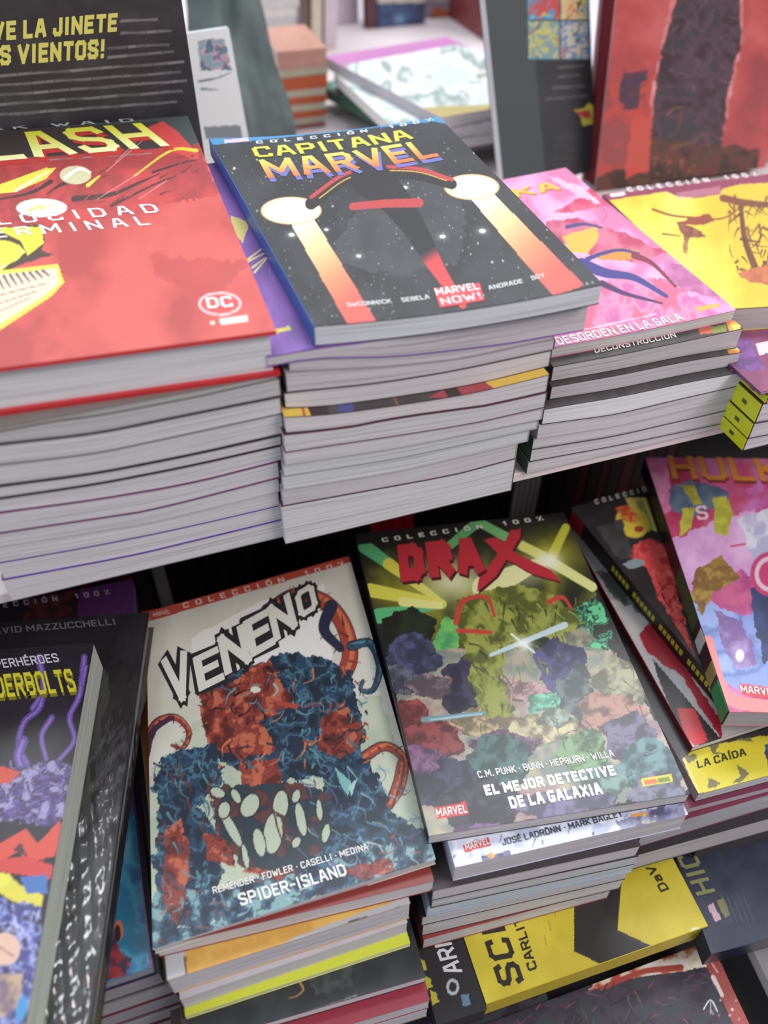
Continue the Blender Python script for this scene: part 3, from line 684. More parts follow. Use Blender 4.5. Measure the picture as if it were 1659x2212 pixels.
# ------------------------------------------------------------------ upright books behind the top stacks
def upright(name, label, base, yaw, w, h, th, lean=.12, roll=0., **kw):
    u = U(yaw); up = np.array([0, 0, 1.]); fw = np.cross(up, u)      # fw points away from the eye
    v = up * math.cos(lean) + fw * math.sin(lean)
    if roll: u, v = u * math.cos(roll) + v * math.sin(roll), v * math.cos(roll) - u * math.sin(roll)
    b = np.array(base, float)
    return Book(name, label, [b, b + u * w, b + u * w + v * h, b + v * h], th=th, **kw)
pr_ = aty(442, 320, .69); base = np.array([pr_[0], .69, ZS + .001])
jb = upright('comic_book', 'black back cover with yellow headline standing behind the red hardcover', base - U(0) * .19, 0, .19, .30, .012, .06, spine='L', cover=(24, 22, 26))
def art(p):
    p.mottle([(22, 20, 24), (30, 28, 32), (44, 42, 46)], 60, 7, contrast=2)
    rows = [((262, 46), (352, 41)), ((262, 72), (368, 67)), ((234, 104), (364, 96)), ((234, 124), (374, 112)), ((-80, 170), (396, 134)), ((-80, 190), (388, 156)), ((-80, 212), (402, 174)), ((-80, 232), (404, 196)), ((-80, 254), (380, 220))]
    for k, (a, b) in enumerate(rows): p.words(a, b, 9, (150, 144, 150), 20 + k, .1, .75)
jb.paint(art, M_MATTE, step=2)
jb.text('VUELVE LA JINETE', (-128, 98), (252, 68), (-130, 56), (214, 210, 96), 2, bold=.24)
jb.text('DE LOS VIENTOS!', (-120, 150), (224, 126), (-122, 106), (214, 210, 96), 2, bold=.24); jb.done()

b7 = at(1091, 425, -.380); fw = upright('comic_book', 'black upright book with small coloured panels, between the starry comic and red book', (b7[0], b7[1], ZS + .001), R_(2), .111, .27, .014, .20, .13, spine='N', cover=(44, 52, 54), pages=(216, 216, 222))
def art(p):
    p.mottle([(30, 31, 34), (38, 38, 42)], 80, 3)
    p.poly([(1040, -80), (1138, -80), (1150, 60), (1180, 400), (1060, 420)], (52, 62, 64)); p.poly([(1138, -80), (1350, -80), (1350, 10), (1320, 128), (1142, 128)], (50, 140, 170))
    pal = [(60, 150, 196), (226, 176, 110), (196, 60, 56), (214, 200, 80), (120, 150, 150), (196, 190, 170), (70, 110, 170)]
    for i, (x0, x1) in enumerate(((1142, 1208), (1212, 1268), (1272, 1340))):
        for j, (y0, y1) in enumerate(((-70, -14), (-10, 42), (46, 126))):
            p.region([(x0, y0), (x1, y0), (x1, y1), (x0, y1)], [pal[(i + 2 * j) % 7], pal[(i * 3 + j + 1) % 7], pal[(i + j * 4 + 3) % 7]], 14, 5 * i + j, 1, 4)
            p.scatter([(x0, y0), (x1, y0), (x1, y1), (x0, y1)], 12, 9, 4, [pal[k] for k in (0, 2, 3, 5)] + [(40, 40, 50)], .8, i * 7 + j, 2)
    p.line([(1142, 44), (1340, 44)], 3, (40, 44, 50)); p.line([(1210, -70), (1210, 128)], 3, (40, 44, 50))
    for k, (a, b) in enumerate((((1208, 146), (1262, 142)), ((1206, 166), (1256, 162)), ((1194, 190), (1262, 186)), ((1180, 214), (1272, 206)))): p.words(a, b, 8, (104, 96, 100), k, .1)
    p.poly([(1240, 238), (1262, 234), (1270, 222), (1282, 228), (1280, 268), (1258, 272), (1255, 252)], (196, 196, 60)); p.poly([(1240, 240), (1275, 238), (1278, 256), (1262, 256)], (190, 60, 50))
    for k in range(7): p.words((1196, 300 + k * 14), (1258, 296 + k * 14), 5, (60, 58, 62), 40 + k, .3)
fw.paint(art, M_MATTE)

b8 = at(1286, 412, -.380); rb = upright('hardcover_book', 'large red upright book with a dark arch shape, at the top right', (b8[0], b8[1], ZS + .001), R_(-5), .205, .30, .036, .10, .035, spine='N', hard=True, cover=(186, 160, 166), back=(176, 150, 156), pages=(120, 40, 48))
def art(p):
    p.mottle([(150, 52, 54), (178, 62, 62), (196, 84, 84)], 110, 4)
    p.region([(1270, 200), (1420, 160), (1410, 400), (1260, 420)], [(150, 60, 60), (196, 60, 50), (120, 60, 60)], 60, 3, 16)
    p.region([(1462, -60), (1610, -60), (1604, 90), (1580, 200), (1556, 330), (1420, 360), (1404, 220), (1420, 140)], [(226, 150, 150), (206, 110, 110)], 40, 6, 5)
    p.region([(1478, -60), (1596, -60), (1600, 90), (1572, 200), (1556, 340), (1400, 380), (1412, 220), (1424, 130)], [(50, 28, 36), (76, 48, 62), (48, 40, 46)], 26, 8, 5)
    p.scatter([(1440, 0), (1600, 0), (1580, 200), (1420, 200)], 60, 14, 3, [(96, 66, 84), (60, 40, 52), (110, 80, 96)], 1.2, 3, 1)
    p.region([(1400, 300), (1640, 320), (1640, 420), (1270, 430), (1280, 380), (1390, 360)], [(50, 26, 24), (76, 46, 30), (96, 40, 36)], 22, 12, 10)
    p.line([(1440, 250), (1455, 235), (1478, 232)], 4, (130, 80, 70), 2); p.line([(1450, 320), (1500, 305), (1520, 290), (1535, 330)], 5, (110, 70, 50), 2); p.line([(1470, 240), (1465, 280), (1440, 300)], 3, (100, 64, 56), 2)
    p.region([(1345, 160), (1400, 150), (1385, 190), (1380, 230), (1345, 240), (1335, 200)], [(80, 40, 50), (60, 40, 70)], 10, 3, 8); p.scatter([(1340, 150), (1400, 150), (1390, 240), (1335, 240)], 26, 12, 3, [(60, 36, 46), (90, 50, 60)], -.9, 5)
    p.region([(1366, 250), (1410, 250), (1400, 370), (1350, 385)], [(196, 70, 56), (206, 60, 50)], 30, 5, 8); p.dots([(1380, 330), (1500, 330), (1500, 400), (1380, 400)], 30, 1, 4, [(140, 80, 40), (190, 90, 60)], 4)
rb.paint(art)
# a further upright cover beyond the right edge
g1 = at(1662, 372, -.380); gb = upright('comic_book', 'green and blue upright comic cut off by the right edge', (g1[0] + .004, g1[1] + .03, ZS + .001), R_(-8), .17, .26, .01, .10, 0, spine='L', cover=(60, 120, 90))
def art(p): p.mottle([(40, 110, 90), (60, 140, 170), (170, 60, 66), (150, 160, 170)], 60, 4, contrast=4)
gb.paint(art, step=4)

# ------------------------------------------------------------------ rear display, behind the top stacks
bp = Book('comic_book', 'white and green comic with a broad pink border on the rear stack',
          flat([(953, 254), (1240, 205), (965, 80), (700, 122)], -.318), th=.012, spine='L', cover=(196, 120, 176), spinecol=(186, 180, 190), pages=(210, 206, 210), group='comics in the rear stack behind the starry comic')
GW = [(236, 242, 240), (196, 210, 204), (150, 166, 160), (240, 244, 244), (248, 250, 248), (222, 232, 226)]
def artw(seed):
    def art(p):
        p.mottle(GW, 60, seed, contrast=3.5); p.scatter([(690, 80), (1300, 60), (1300, 350), (690, 350)], 46, 22, 9, [(120, 136, 134), (244, 248, 246), (250, 250, 250), (240, 226, 206), (250, 250, 250), (176, 190, 186)], -.3, seed, a=.7)
        p.scatter([(740, 150), (1300, 130), (1300, 350), (740, 300)], 16, 12, 4, [(84, 96, 96), (120, 160, 134)], .3, seed + 2, a=.8)
    return art
def art(p):
    artw(5)(p)
    p.poly([(690, 118), (965, 70), (1060, 100), (1050, 112), (985, 96), (744, 140), (760, 160), (735, 162), (690, 126)], (196, 124, 182))
    p.poly([(930, 250), (953, 262), (1260, 212), (1220, 190), (1050, 226), (915, 232)], (196, 176, 112)); p.poly([(744, 152), (760, 160), (905, 236), (900, 246)], (176, 176, 186))
bp.paint(art)
zz = -.3305
for k, (dx, dy, lab, cols) in enumerate(((6, 26, 'white comic under the pink-bordered one in the rear stack', 1), (30, 34, 'grey and black comic low in the rear stack', 2), (-18, 30, 'green comic lowest but one in the rear stack', 3), (8, 18, 'lowest white comic of the rear stack', 4))):
    th = (.012, .012, .012, .0145)[k]
    q = [(953 + dx, 254 + dy + k * 14), (1240 + dx, 205 + dy + k * 14), (965 + dx, 80 + dy + k * 14), (700 + dx, 122 + dy + k * 14)]
    if k == 0: q = [(868, 292), (1160, 250), (1010, 120), (722, 158)]
    b = Book('comic_book', lab, flat(q, zz), th=th - .0003, spine='L', cover=[(226, 226, 226), (90, 90, 92), (70, 110, 90), (220, 214, 220)][k], pages=(204, 200, 206), group='comics in the rear stack behind the starry comic')
    b.paint(artw(11 + k) if k != 2 else (lambda p: p.mottle([(60, 120, 100), (130, 180, 170), (40, 50, 50)], 20, 3, contrast=4)), step=3, bounds=(0, 1, 0, 1)); zz -= th
# stack of orange and cream paperbacks
def front_stack(labels, group, y, ys_l, ys_r, xl, xr, cols, seed, zend, name='paperback', ang=0, depth=.17):
    rs = random.Random(seed); z = None
    zz = [aty((xl + xr) / 2, (a + b) / 2, y)[2] for a, b in zip(ys_l, ys_r)]
    zz[-1] = zend
    for i in range(len(zz) - 1):
        zt, zb = zz[i], zz[i + 1] + .0002
        a, b = aty(xl + rs.uniform(-3, 3) + i * 1.6, (ys_l[i] + ys_l[i + 1]) / 2, y), aty(xr + rs.uniform(-3, 3) - i * 0.6, (ys_r[i] + ys_r[i + 1]) / 2, y)
        p = np.array([a[0], y, zt]); w = b[0] - a[0]; c = cols[i % len(cols)]
        Book(name, labels[i] if isinstance(labels, list) else labels, rect(p, R_(rs.uniform(-2, 2) + ang), w, depth), th=zt - zb, spine='F', cover=c, spinecol=c, group=group, pages=(220, 214, 206))
OR, CR, PKc = (186, 80, 32), (178, 172, 150), (190, 140, 124)
n_ = ['topmost orange-topped paperback', 'pinkish paperback second from the top', 'cream paperback above the thickest orange spine', 'paperback with the thickest orange spine', 'cream paperback under the thickest orange spine', 'orange paperback in the lower half', 'cream paperback between the two lower orange spines', 'lowest orange paperback', 'cream paperback lowest but one', 'dark red paperback at the very bottom']
front_stack([x + ' of the orange and cream stack' for x in n_], 'orange and cream paperbacks stacked on the rear table', 1.04, [108, 121, 150, 168, 196, 212, 228, 243, 258, 273, 280], [106, 118, 146, 163, 190, 206, 222, 237, 252, 267, 274], 600, 708,
            [PKc, PKc, CR, OR, CR, OR, CR, OR, CR, (150, 60, 60)], 4, ZS, depth=.10)
n_ = ['white book, %s of the tall white stack at the top edge' % ORD[k] for k in range(8)]
front_stack(n_, 'white books in the tall stack at the top edge', 1.21, [-72, -50, -28, -6, 18, 40, 62, 84, 106, 128, 150][:9], [-74, -52, -30, -8, 16, 38, 60, 82, 104, 126, 148][:9], 556, 645, [(206, 202, 202), (214, 208, 206), (196, 192, 194)], 5, ZS)
# standing books and boards
def standing(name, label, x, y, z, t, d, h, col, pg=(214, 208, 204), group=None, yaw=0, tilt=0, hole=True, spine_to=-1):
    """upright book: spine towards the eye, thickness t along x, depth d, height h"""
    r = empty(name, (x, y, z)); r.rotation_euler = (0, tilt, yaw); tag(r, label, 'book', group)
    c = .0008
    def bx(n, a, b, colr, m): return boxmesh(n, a, b, m, colr, r, 0)
    bx('page_block', (c, .001 if spine_to < 0 else c, .001), (t - c, d - .001, h - .001), pg, M_PAGES)
    bx('front_cover', (0, 0, 0), (c, d, h), col, M_COVER); bx('back_cover', (t - c, 0, 0), (t, d, h), col, M_COVER)
    if spine_to < 0: r['s'] = 1; o = bx('spine', (c, -.0006, 0), (t - c, .001, h), col, M_COVER); del r['s']; return r, o
    return r, None
def xat(px, py, y): return float(aty(px, py, y)[0])
for lab, x0, x1, col in (('dark brown upright book beside the tall white stack', 648, 668, (110, 92, 86)), ('cream upright book beside the tall white stack', 672, 696, (206, 196, 176)),
                         ('pale pinkish upright book left of the white panel', 700, 728, (206, 192, 200))):
    a, b = xat(x0, 95, 1.34), xat(x1, 95, 1.34); standing('paperback', lab, a, 1.34, ZS, b - a - .001, .14, .22, col, tilt=R_(3))
a, b = xat(732, 100, 1.42), xat(792, 100, 1.42)
upright('hardcover_book', 'plain pinkish white upright book left of the blue poster', (a, 1.46, ZS + .001), 0, b - a, .3, .02, .04, 0, spine='L', hard=True, cover=(196, 184, 196))
a, b = xat(800, 100, 1.40), xat(926, 95, 1.40)
bl = upright('framed_print', 'dark blue print in a maroon and black frame at the top edge', (a, 1.42, ZS + .001), 0, b - a, .26, .016, .05, 0, spine='N', cat='picture', cover=(60, 24, 36), pages=(60, 24, 36))
def art(p):
    p.fill((28, 24, 34)); p.poly([(780, -90), (812, -90), (812, 130), (780, 130)], (74, 26, 38)); p.region([(818, 10), (916, 8), (918, 86), (822, 92)], [(24, 34, 74), (40, 70, 120)], 20, 3, 1)
    p.glow(862, 42, 18, 14, (120, 160, 196), .8); p.poly([(816, -60), (918, -60), (918, 5), (816, 7)], (190, 184, 176))
bl.paint(art, step=2.5)
a, b = xat(930, 95, 1.42), xat(1042, 95, 1.42)
oc = upright('comic_book', 'grey lilac cover with a slanting orange band at the top edge', (a, 1.45, ZS + .001), 0, b - a, .26, .012, .05, 0, spine='N', cover=(150, 140, 160))
def art(p):
    p.mottle([(140, 134, 154), (160, 152, 170)], 30, 3); p.poly([(920, 60), (940, 12), (1060, 66), (1060, 120), (1020, 100)], (196, 96, 44)); p.ell(1002, 24, 9, 9, (90, 110, 96)); p.poly([(900, -80), (1060, -80), (1060, 4), (900, 0)], (200, 194, 176))
oc.paint(art, step=2.5)
a = xat(1046, 110, 1.30); standing('hardcover_book', 'dark red upright spine behind the black book with panels', a, 1.30, ZS, .022, .16, .27, (120, 40, 44))
# white box-like book with teal print, and the grey cloth behind it
p0 = aty(446, 296, .80); wb = upright('comic_book', 'white upright comic with a teal patch beside the black back cover', (p0[0] - .005, .80, ZS + .001), R_(-2), .05, .17, .012, .14, .06, spine='N', cover=(236, 240, 240), pages=(196, 204, 208))
def art(p):
    p.fill((238, 242, 242)); p.region([(426, 86), (485, 84), (500, 150), (435, 152)], [(90, 140, 156), (60, 100, 120), (226, 170, 190), (120, 170, 180)], 16, 4, 3); p.line([(430, 176), (470, 168), (500, 156)], 5, (110, 130, 130), 2); p.line([(436, 192), (470, 194)], 6, (120, 140, 140), 2)
    p.poly([(440, 274), (520, 270), (524, 300), (444, 300)], (130, 140, 146))
wb.paint(art, step=2.5)
cl_n, V, F = 30, [], []
c00, c10, c01, c11 = aty(430, 290, .93), aty(640, 285, .93), aty(395, -40, 1.02), aty(548, -40, 1.02)
rs = np.random.RandomState(3)
for side in (0, 1):
    for j in range(cl_n + 1):
        for i in range(cl_n + 1):
            u, v = i / cl_n, j / cl_n; p = (c00 * (1 - u) + c10 * u) * (1 - v) + (c01 * (1 - u) + c11 * u) * v
            fold = .009 * math.sin(u * 9 + 2.2 * v + 1) + .004 * math.sin(u * 21 - 4 * v + 1) + .005 * math.sin(v * 8 + u * 5)
            bulge = .03 * (1 - (2 * u - 1) ** 2); yy = fold * (.3 + .7 * (1 - abs(2 * u - 1))) - bulge if side == 0 else bulge * .6
            z = max(p[2] + .004 * math.sin(u * 20), ZS + .001) if j == 0 else p[2]
            if j == 0: z = ZS + .001
            V.append((p[0] + .0015 * math.sin(v * 9), p[1] + yy, z))
N1 = cl_n + 1
for side in (0, 1):
    for j in range(cl_n):
        for i in range(cl_n):
            k = side * N1 * N1 + j * N1 + i; f = (k, k + 1, k + N1 + 1, k + N1); F.append(f if side == 0 else f[::-1])
for j in range(cl_n):
    k = j * N1; F.append((k, k + N1, k + N1 + N1 * N1, k + N1 * N1)); k = j * N1 + cl_n; F.append((k + N1, k, k + N1 * N1, k + N1 + N1 * N1))
for i in range(cl_n):
    k = cl_n * N1 + i; F.append((k, k + 1, k + 1 + N1 * N1, k + N1 * N1)); k = i; F.append((k + 1, k, k + N1 * N1, k + 1 + N1 * N1))
M_CLOTH = mat_object_colour('grey_cloth', .8, 0, .6, 22, .3)
ce = mesh('cloth_bag', V, F, M_CLOTH, None, (92, 102, 102), True); tag(ce, 'dark grey cloth bag with pale folds slumped behind the starry comic', 'bag')

# ------------------------------------------------------------------ lower level: displayed covers
def dirpx(a, b, z): d = at(*b, z) - at(*a, z); return d / np.linalg.norm(d)
dr = Book('comic_book', 'black, green and yellow comic whose title starts with a big red D', flat([(927, 1806), (1491, 1715), (1218, 1107), (767, 1153)], -.489), th=.0112, spine='L', cover=(26, 24, 30), pages=(196, 192, 194))
def art(p):
    q = [(760, 1100), (1230, 1100), (1500, 1720), (920, 1820)]
    p.fill((20, 18, 18))
    def g(X, Y): t = np.clip((Y - 1200) / 250, 0, 1)[:, None]; return np.array([196, 190, 40]) * (1 - t) + np.array([60, 150, 90]) * t
    p.region([(790, 1190), (1220, 1130), (1300, 1300), (1310, 1430), (860, 1440)], [(16, 18, 12), (26, 32, 20), (110, 110, 30)], 90, 4, 12, 2.2)
    for cx, cy in ((870, 1280), (1190, 1200)): p.glow(cx, cy, 110, 60, (150, 146, 30), .8)
    def ray_(pts, w, w2, c): p.line(pts, w, c, w2, curve=False)
    Yl, Gr = (216, 210, 70), (80, 176, 110)
    ray_([(955, 1300), (780, 1175)], 12, 30, Gr); ray_([(955, 1302), (840, 1218)], 12, 26, Yl); ray_([(955, 1305), (800, 1275)], 20, 30, Yl); ray_([(955, 1308), (820, 1330)], 10, 34, Gr); ray_([(950, 1308), (870, 1300)], 16, 20, (226, 224, 130))
    ray_([(970, 1180), (1035, 1125)], 18, 22, (90, 170, 100)); ray_([(1035, 1128), (1130, 1180)], 18, 22, (110, 186, 110)); ray_([(1130, 1180), (1190, 1210)], 20, 22, (220, 220, 110))
    ray_([(1188, 1210), (1222, 1140)], 22, 18, (196, 196, 50)); ray_([(1188, 1212), (1280, 1268)], 22, 20, (220, 226, 140)); ray_([(1190, 1205), (1050, 1270)], 16, 60, (226, 224, 150)); p.glow(1186, 1212, 34, 26, (246, 248, 220))
    p.glow(980, 1255, 80, 50, (236, 236, 190), .85); p.glow(1130, 1240, 60, 40, (236, 236, 190), .5)
    p.region([(930, 1400), (960, 1330), (985, 1340), (1000, 1460), (950, 1500)], [(60, 150, 90), (110, 190, 90)], 20, 5, 8); p.region([(1200, 1330), (1290, 1290), (1340, 1400), (1300, 1440), (1200, 1440)], [(30, 36, 30), (70, 190, 130), (20, 24, 22), (90, 200, 140)], 20, 8, 10, 5)
    p.region([(820, 1340), (890, 1310), (945, 1340), (930, 1400), (840, 1410)], [(14, 16, 12), (24, 36, 22)], 30, 9, 8)
    # piled rocks in muted colours
    p.region([(840, 1400), (1320, 1400), (1500, 1700), (910, 1820)], [(120, 130, 120), (176, 166, 144), (150, 120, 124)], 60, 14, 8)
    rocks = [(890, 1420, 62, 48, (70, 72, 110)), (868, 1470, 46, 30, (88, 90, 110)), (1000, 1480, 46, 60, (52, 50, 76)), (1210, 1430, 52, 62, (74, 70, 120)), (930, 1480, 50, 24, (130, 110, 120)), (870, 1560, 60, 50, (150, 66, 66)), (930, 1600, 70, 44, (134, 60, 62)),
             (1120, 1490, 64, 22, (176, 140, 146)), (1180, 1520, 40, 26, (110, 190, 160)), (1250, 1500, 46, 60, (96, 108, 110)), (1340, 1480, 60, 60, (150, 150, 120)), (1050, 1560, 70, 30, (182, 160, 120)), (1180, 1570, 80, 34, (190, 180, 140)), (1200, 1548, 36, 18, (150, 166, 150)),
             (1320, 1540, 70, 44, (160, 120, 106)), (1360, 1590, 56, 52, (104, 98, 124)), (1090, 1610, 74, 30, (112, 84, 108)), (1080, 1640, 66, 56, (66, 98, 94)), (1260, 1620, 52, 44, (112, 146, 104)), (1400, 1660, 70, 60, (96, 130, 134)), (960, 1690, 80, 60, (56, 56, 78)), (1300, 1690, 50, 40, (110, 140, 130)), (1040, 1740, 90, 60, (52, 50, 62)), (900, 1640, 50, 30, (120, 80, 120)), (1230, 1740, 110, 36, (104, 96, 130)), (1420, 1710, 60, 40, (110, 110, 130)), (1060, 1800, 90, 20, (110, 76, 120))]
    for k, (x, y, rx, ry, c) in enumerate(rocks):
        c = np.array(c); pts = [(x + rx * math.cos(t) * (1 + .16 * math.sin(5 * t + k)), y + ry * math.sin(t) * (1 + .14 * math.cos(4 * t + 2 * k))) for t in np.linspace(0, 6.28, 22)[:-1]]
        p.poly([(a, b + 3) for a, b in pts], tuple(c * .5), wob=7, a=.8); p.region(pts, [tuple(c * .62), tuple(c * .86), tuple(np.minimum(c * 1.08, 255))], 20, k, 8, 4)
        p.scatter(pts, 12, rx * .25, 3, [tuple(c * .45), tuple(c * .6)], .5, k, 1.2)
    # plain boulders and light shards in the middle of the cover
    OL = [(78, 86, 30), (120, 130, 44), (148, 156, 66)]
    p.region([(985, 1300), (1040, 1280), (1120, 1262), (1200, 1290), (1262, 1340), (1230, 1385), (1150, 1372), (1090, 1400), (1085, 1470), (1112, 1540), (1050, 1552), (1020, 1480), (1005, 1390)], OL, 22, 3, 12, 4)
    p.scatter([(985, 1300), (1260, 1270), (1250, 1390), (1100, 1540), (1020, 1540)], 110, 14, 4, [(52, 62, 24), (150, 160, 70), (110, 122, 40), (40, 48, 26)], 1.0, 6, .8)
    p.line([(985, 1345), (1000, 1300), (1050, 1290), (1068, 1330)], 12, (196, 58, 44), 6); p.line([(1185, 1300), (1215, 1290), (1235, 1315)], 11, (196, 58, 44), 5)
    p.line([(990, 1362), (1060, 1366)], 10, (196, 58, 44), 8)
    p.region([(1215, 1370), (1260, 1355), (1290, 1380), (1260, 1400), (1225, 1392)], [(96, 96, 80), (150, 146, 120)], 12, 4, 3)
    p.line([(1060, 1415), (1220, 1350)], 8, (190, 214, 220), 14, curve=False); p.line([(1105, 1370), (1155, 1410)], 5, (230, 240, 240), 3, curve=False); p.glow(1132, 1392, 24, 16, (244, 250, 250))
    p.line([(915, 1555), (1045, 1540)], 12, (110, 150, 160), 9, curve=False); p.line([(930, 1555), (1040, 1542)], 4, (170, 200, 206), curve=False)
    for ox, oy, c in ((4, 5, (70, 14, 22)), (0, 0, (186, 36, 48))):
        for P in ([(1102, 1146), (1125, 1142), (1124, 1160), (1072, 1244), (1030, 1280), (1034, 1250), (1080, 1190)], [(1046, 1166), (1074, 1160), (1112, 1194), (1192, 1232), (1210, 1256), (1150, 1240), (1080, 1200)]):
            p.poly([(x + ox, y + oy) for x, y in P], c)
    p.poly([(1384, 1682), (1450, 1672), (1454, 1688), (1388, 1698)], (206, 196, 60)); p.poly([(1390, 1685), (1418, 1681), (1420, 1691), (1393, 1695)], (206, 106, 60)); p.poly([(1420, 1681), (1446, 1677), (1449, 1686), (1422, 1690)], (110, 130, 40))
    p.poly([(937, 1744), (1006, 1732), (1012, 1758), (944, 1770)], (206, 52, 56))
    p.poly([(740, 1130), (1240, 1080), (1250, 1122), (1150, 1118), (1040, 1108), (950, 1150), (770, 1178)], (16, 14, 18))
dr.paint(art, step=2.0, cap=110000)
dr.text('COLECCIÓN  100%', (826, 1172), (1176, 1124), (823, 1163), (226, 226, 222), 3, bold=.2, track=2.6)
dr.text('DRA', (870, 1264), (1054, 1244), (861, 1184), (70, 14, 22), 2, bold=.34); dr.text('DRA', (866, 1258), (1050, 1238), (857, 1178), (186, 36, 48), 4, bold=.34)
dr.text('MARVEL', (944, 1766), (1010, 1756), (940, 1748), (250, 236, 236), 4)
dr.text('C.M. PUNK • BUNN • HEPBURN • WILLA', (1034, 1682), (1328, 1635), (1029, 1667), (240, 238, 238), 4)
dr.text('EL MEJOR DETECTIVE', (1050, 1720), (1332, 1675), (1043, 1697), (248, 246, 246), 4, bold=.26); dr.text('DE LA GALAXIA', (1104, 1748), (1304, 1716), (1096, 1722), (248, 246, 246), 4, bold=.26)
dr.done()

vn = Book('comic_book', 'white comic with a red head band and swirling blue and red print', flat([(330, 2051), (941, 1856), (754, 1201), (315, 1323)], -.5, (-.006, 0, 0, -.006)), th=.0075, spine='N', cover=(206, 204, 190), pages=(196, 192, 194))
def art(p):
    CM = [(206, 204, 190), (222, 220, 210)]
    p.mottle(CM, 120, 3); p.poly([(412, 1378), (560, 1300), (700, 1262), (720, 1440), (690, 1500), (520, 1480), (415, 1450)], (236, 234, 230), wob=4)
    p.region([(820, 1500), (960, 1900), (300, 2100), (300, 1700), (420, 1560)], [(176, 190, 166), (196, 204, 182)], 60, 5, 10)
    BL = [(22, 34, 50), (34, 66, 92), (30, 50, 80), (70, 120, 140), (26, 40, 62)]; RDc = [(86, 30, 28), (150, 58, 42), (120, 40, 36), (190, 96, 66)]
    # big curved tendrils
    def ten(pts, w, w2, cols, seed):
        p.line(pts, w + 6, (30, 28, 40), w2 + 2); P = smooth_line(pts, 8); p.line(pts, w, cols[1], w2); p.line([q + np.array([w * .15, -w * .15]) for q in P[::4]], w * .35, cols[-1], w2 * .3)
        rr = random.Random(seed)
        for k in range(0, len(P) - 1, 3):
            q = P[k]; a = rr.uniform(0, 6.28); p.line([q, q + np.array([math.cos(a), math.sin(a)]) * w * .9], 5, cols[rr.randrange(3)], 1, curve=False)
    Rn, Bn = [(90, 30, 28), (160, 58, 42), (120, 40, 36), (206, 110, 70)], [(24, 40, 60), (40, 78, 104), (30, 56, 86), (90, 140, 156)]
    ten([(580, 1320), (640, 1286), (700, 1300), (742, 1350), (756, 1420), (730, 1480)], 28, 34, Rn, 1)
    ten([(715, 1310), (700, 1360), (735, 1400)], 22, 16, [(30, 34, 60)] * 4, 9)
    ten([(760, 1395), (800, 1390), (820, 1440), (806, 1490), (780, 1490), (784, 1470)], 16, 5, Bn, 2)
    ten([(318, 1600), (340, 1560), (380, 1550), (408, 1580), (396, 1615), (372, 1610)], 15, 5, Rn, 3); ten([(300, 1680), (316, 1630), (330, 1580), (370, 1550)], 12, 8, [(60, 34, 60)] * 4, 8)
    ten([(780, 1640), (830, 1612), (872, 1640), (868, 1700), (846, 1740)], 20, 9, Rn, 4); ten([(840, 1740), (858, 1690), (866, 1650)], 14, 16, Rn, 14)
    # main mass
    p.region([(430, 1480), (560, 1430), (620, 1410), (700, 1420), (760, 1450), (770, 1520), (790, 1580), (780, 1640), (700, 1680), (560, 1690), (470, 1640), (440, 1560)], BL, 26, 6, 12, 4)
    p.region([(425, 1500), (500, 1480), (540, 1440), (580, 1425), (600, 1470), (640, 1520), (560, 1560), (600, 1620), (520, 1640), (450, 1610)], RDc, 22, 7, 10, 4)
    p.region([(690, 1560), (740, 1520), (780, 1560), (778, 1620), (740, 1640), (690, 1620)], RDc, 22, 8, 8, 4); p.region([(520, 1650), (600, 1640), (610, 1700), (560, 1720), (520, 1700)], RDc, 22, 9, 6)
    p.region([(350, 1630), (470, 1600), (480, 1700), (430, 1740), (470, 1800), (480, 1900), (420, 1990), (350, 1960), (330, 1860), (345, 1780), (330, 1700)], BL, 30, 10, 12, 4)
    p.region([(700, 1650), (800, 1640), (850, 1760), (930, 1800), (945, 1850), (760, 1890), (640, 1900), (700, 1800)], BL, 30, 11, 14, 4); p.region([(320, 2040), (330, 1930), (480, 1920), (620, 1880), (760, 1850), (950, 1780), (950, 1870), (340, 2060)], BL + [(120, 160, 166)], 22, 12, 10, 4)
    p.region([(360, 1800), (390, 1770), (410, 1840), (400, 1960), (380, 2000), (350, 1940)], RDc, 26, 13, 8); p.region([(440, 1800), (500, 1800), (510, 1870), (450, 1860)], RDc, 20, 14, 6); p.region([(520, 1880), (560, 1860), (640, 1880), (600, 1900)], RDc, 20, 15, 6); p.region([(740, 1880), (840, 1850), (850, 1880), (780, 1900)], RDc, 14, 16, 8)
    p.region([(450, 1700), (640, 1690), (720, 1720), (700, 1840), (640, 1890), (520, 1870), (470, 1790)], [(34, 50, 60), (40, 44, 56), (90, 50, 46)], 24, 17, 10, 4)
    p.scatter([(430, 1440), (790, 1440), (800, 1660), (450, 1660)], 130, 16, 5, [(206, 116, 70), (150, 56, 42), (60, 110, 130), (24, 34, 50), (90, 150, 160), (16, 18, 28)], .9, 5, 1.5, 1.2)
    p.scatter([(330, 1640), (480, 1620), (500, 1980), (340, 2040)], 90, 18, 5, [(40, 76, 104), (90, 140, 156), (24, 34, 56), (110, 50, 44)], 1.2, 6, .8, 1.3)
    p.scatter([(640, 1650), (860, 1640), (950, 1860), (600, 1940)], 120, 20, 4, [(50, 90, 130), (90, 140, 170), (24, 34, 60), (80, 70, 130), (130, 180, 186)], .6, 7, .8, 1.3)
    p.scatter([(330, 1930), (950, 1780), (950, 1870), (340, 2060)], 160, 18, 4, [(120, 170, 180), (206, 216, 200), (40, 80, 110), (24, 40, 60), (150, 70, 50)], -.3, 8, .5, .9)
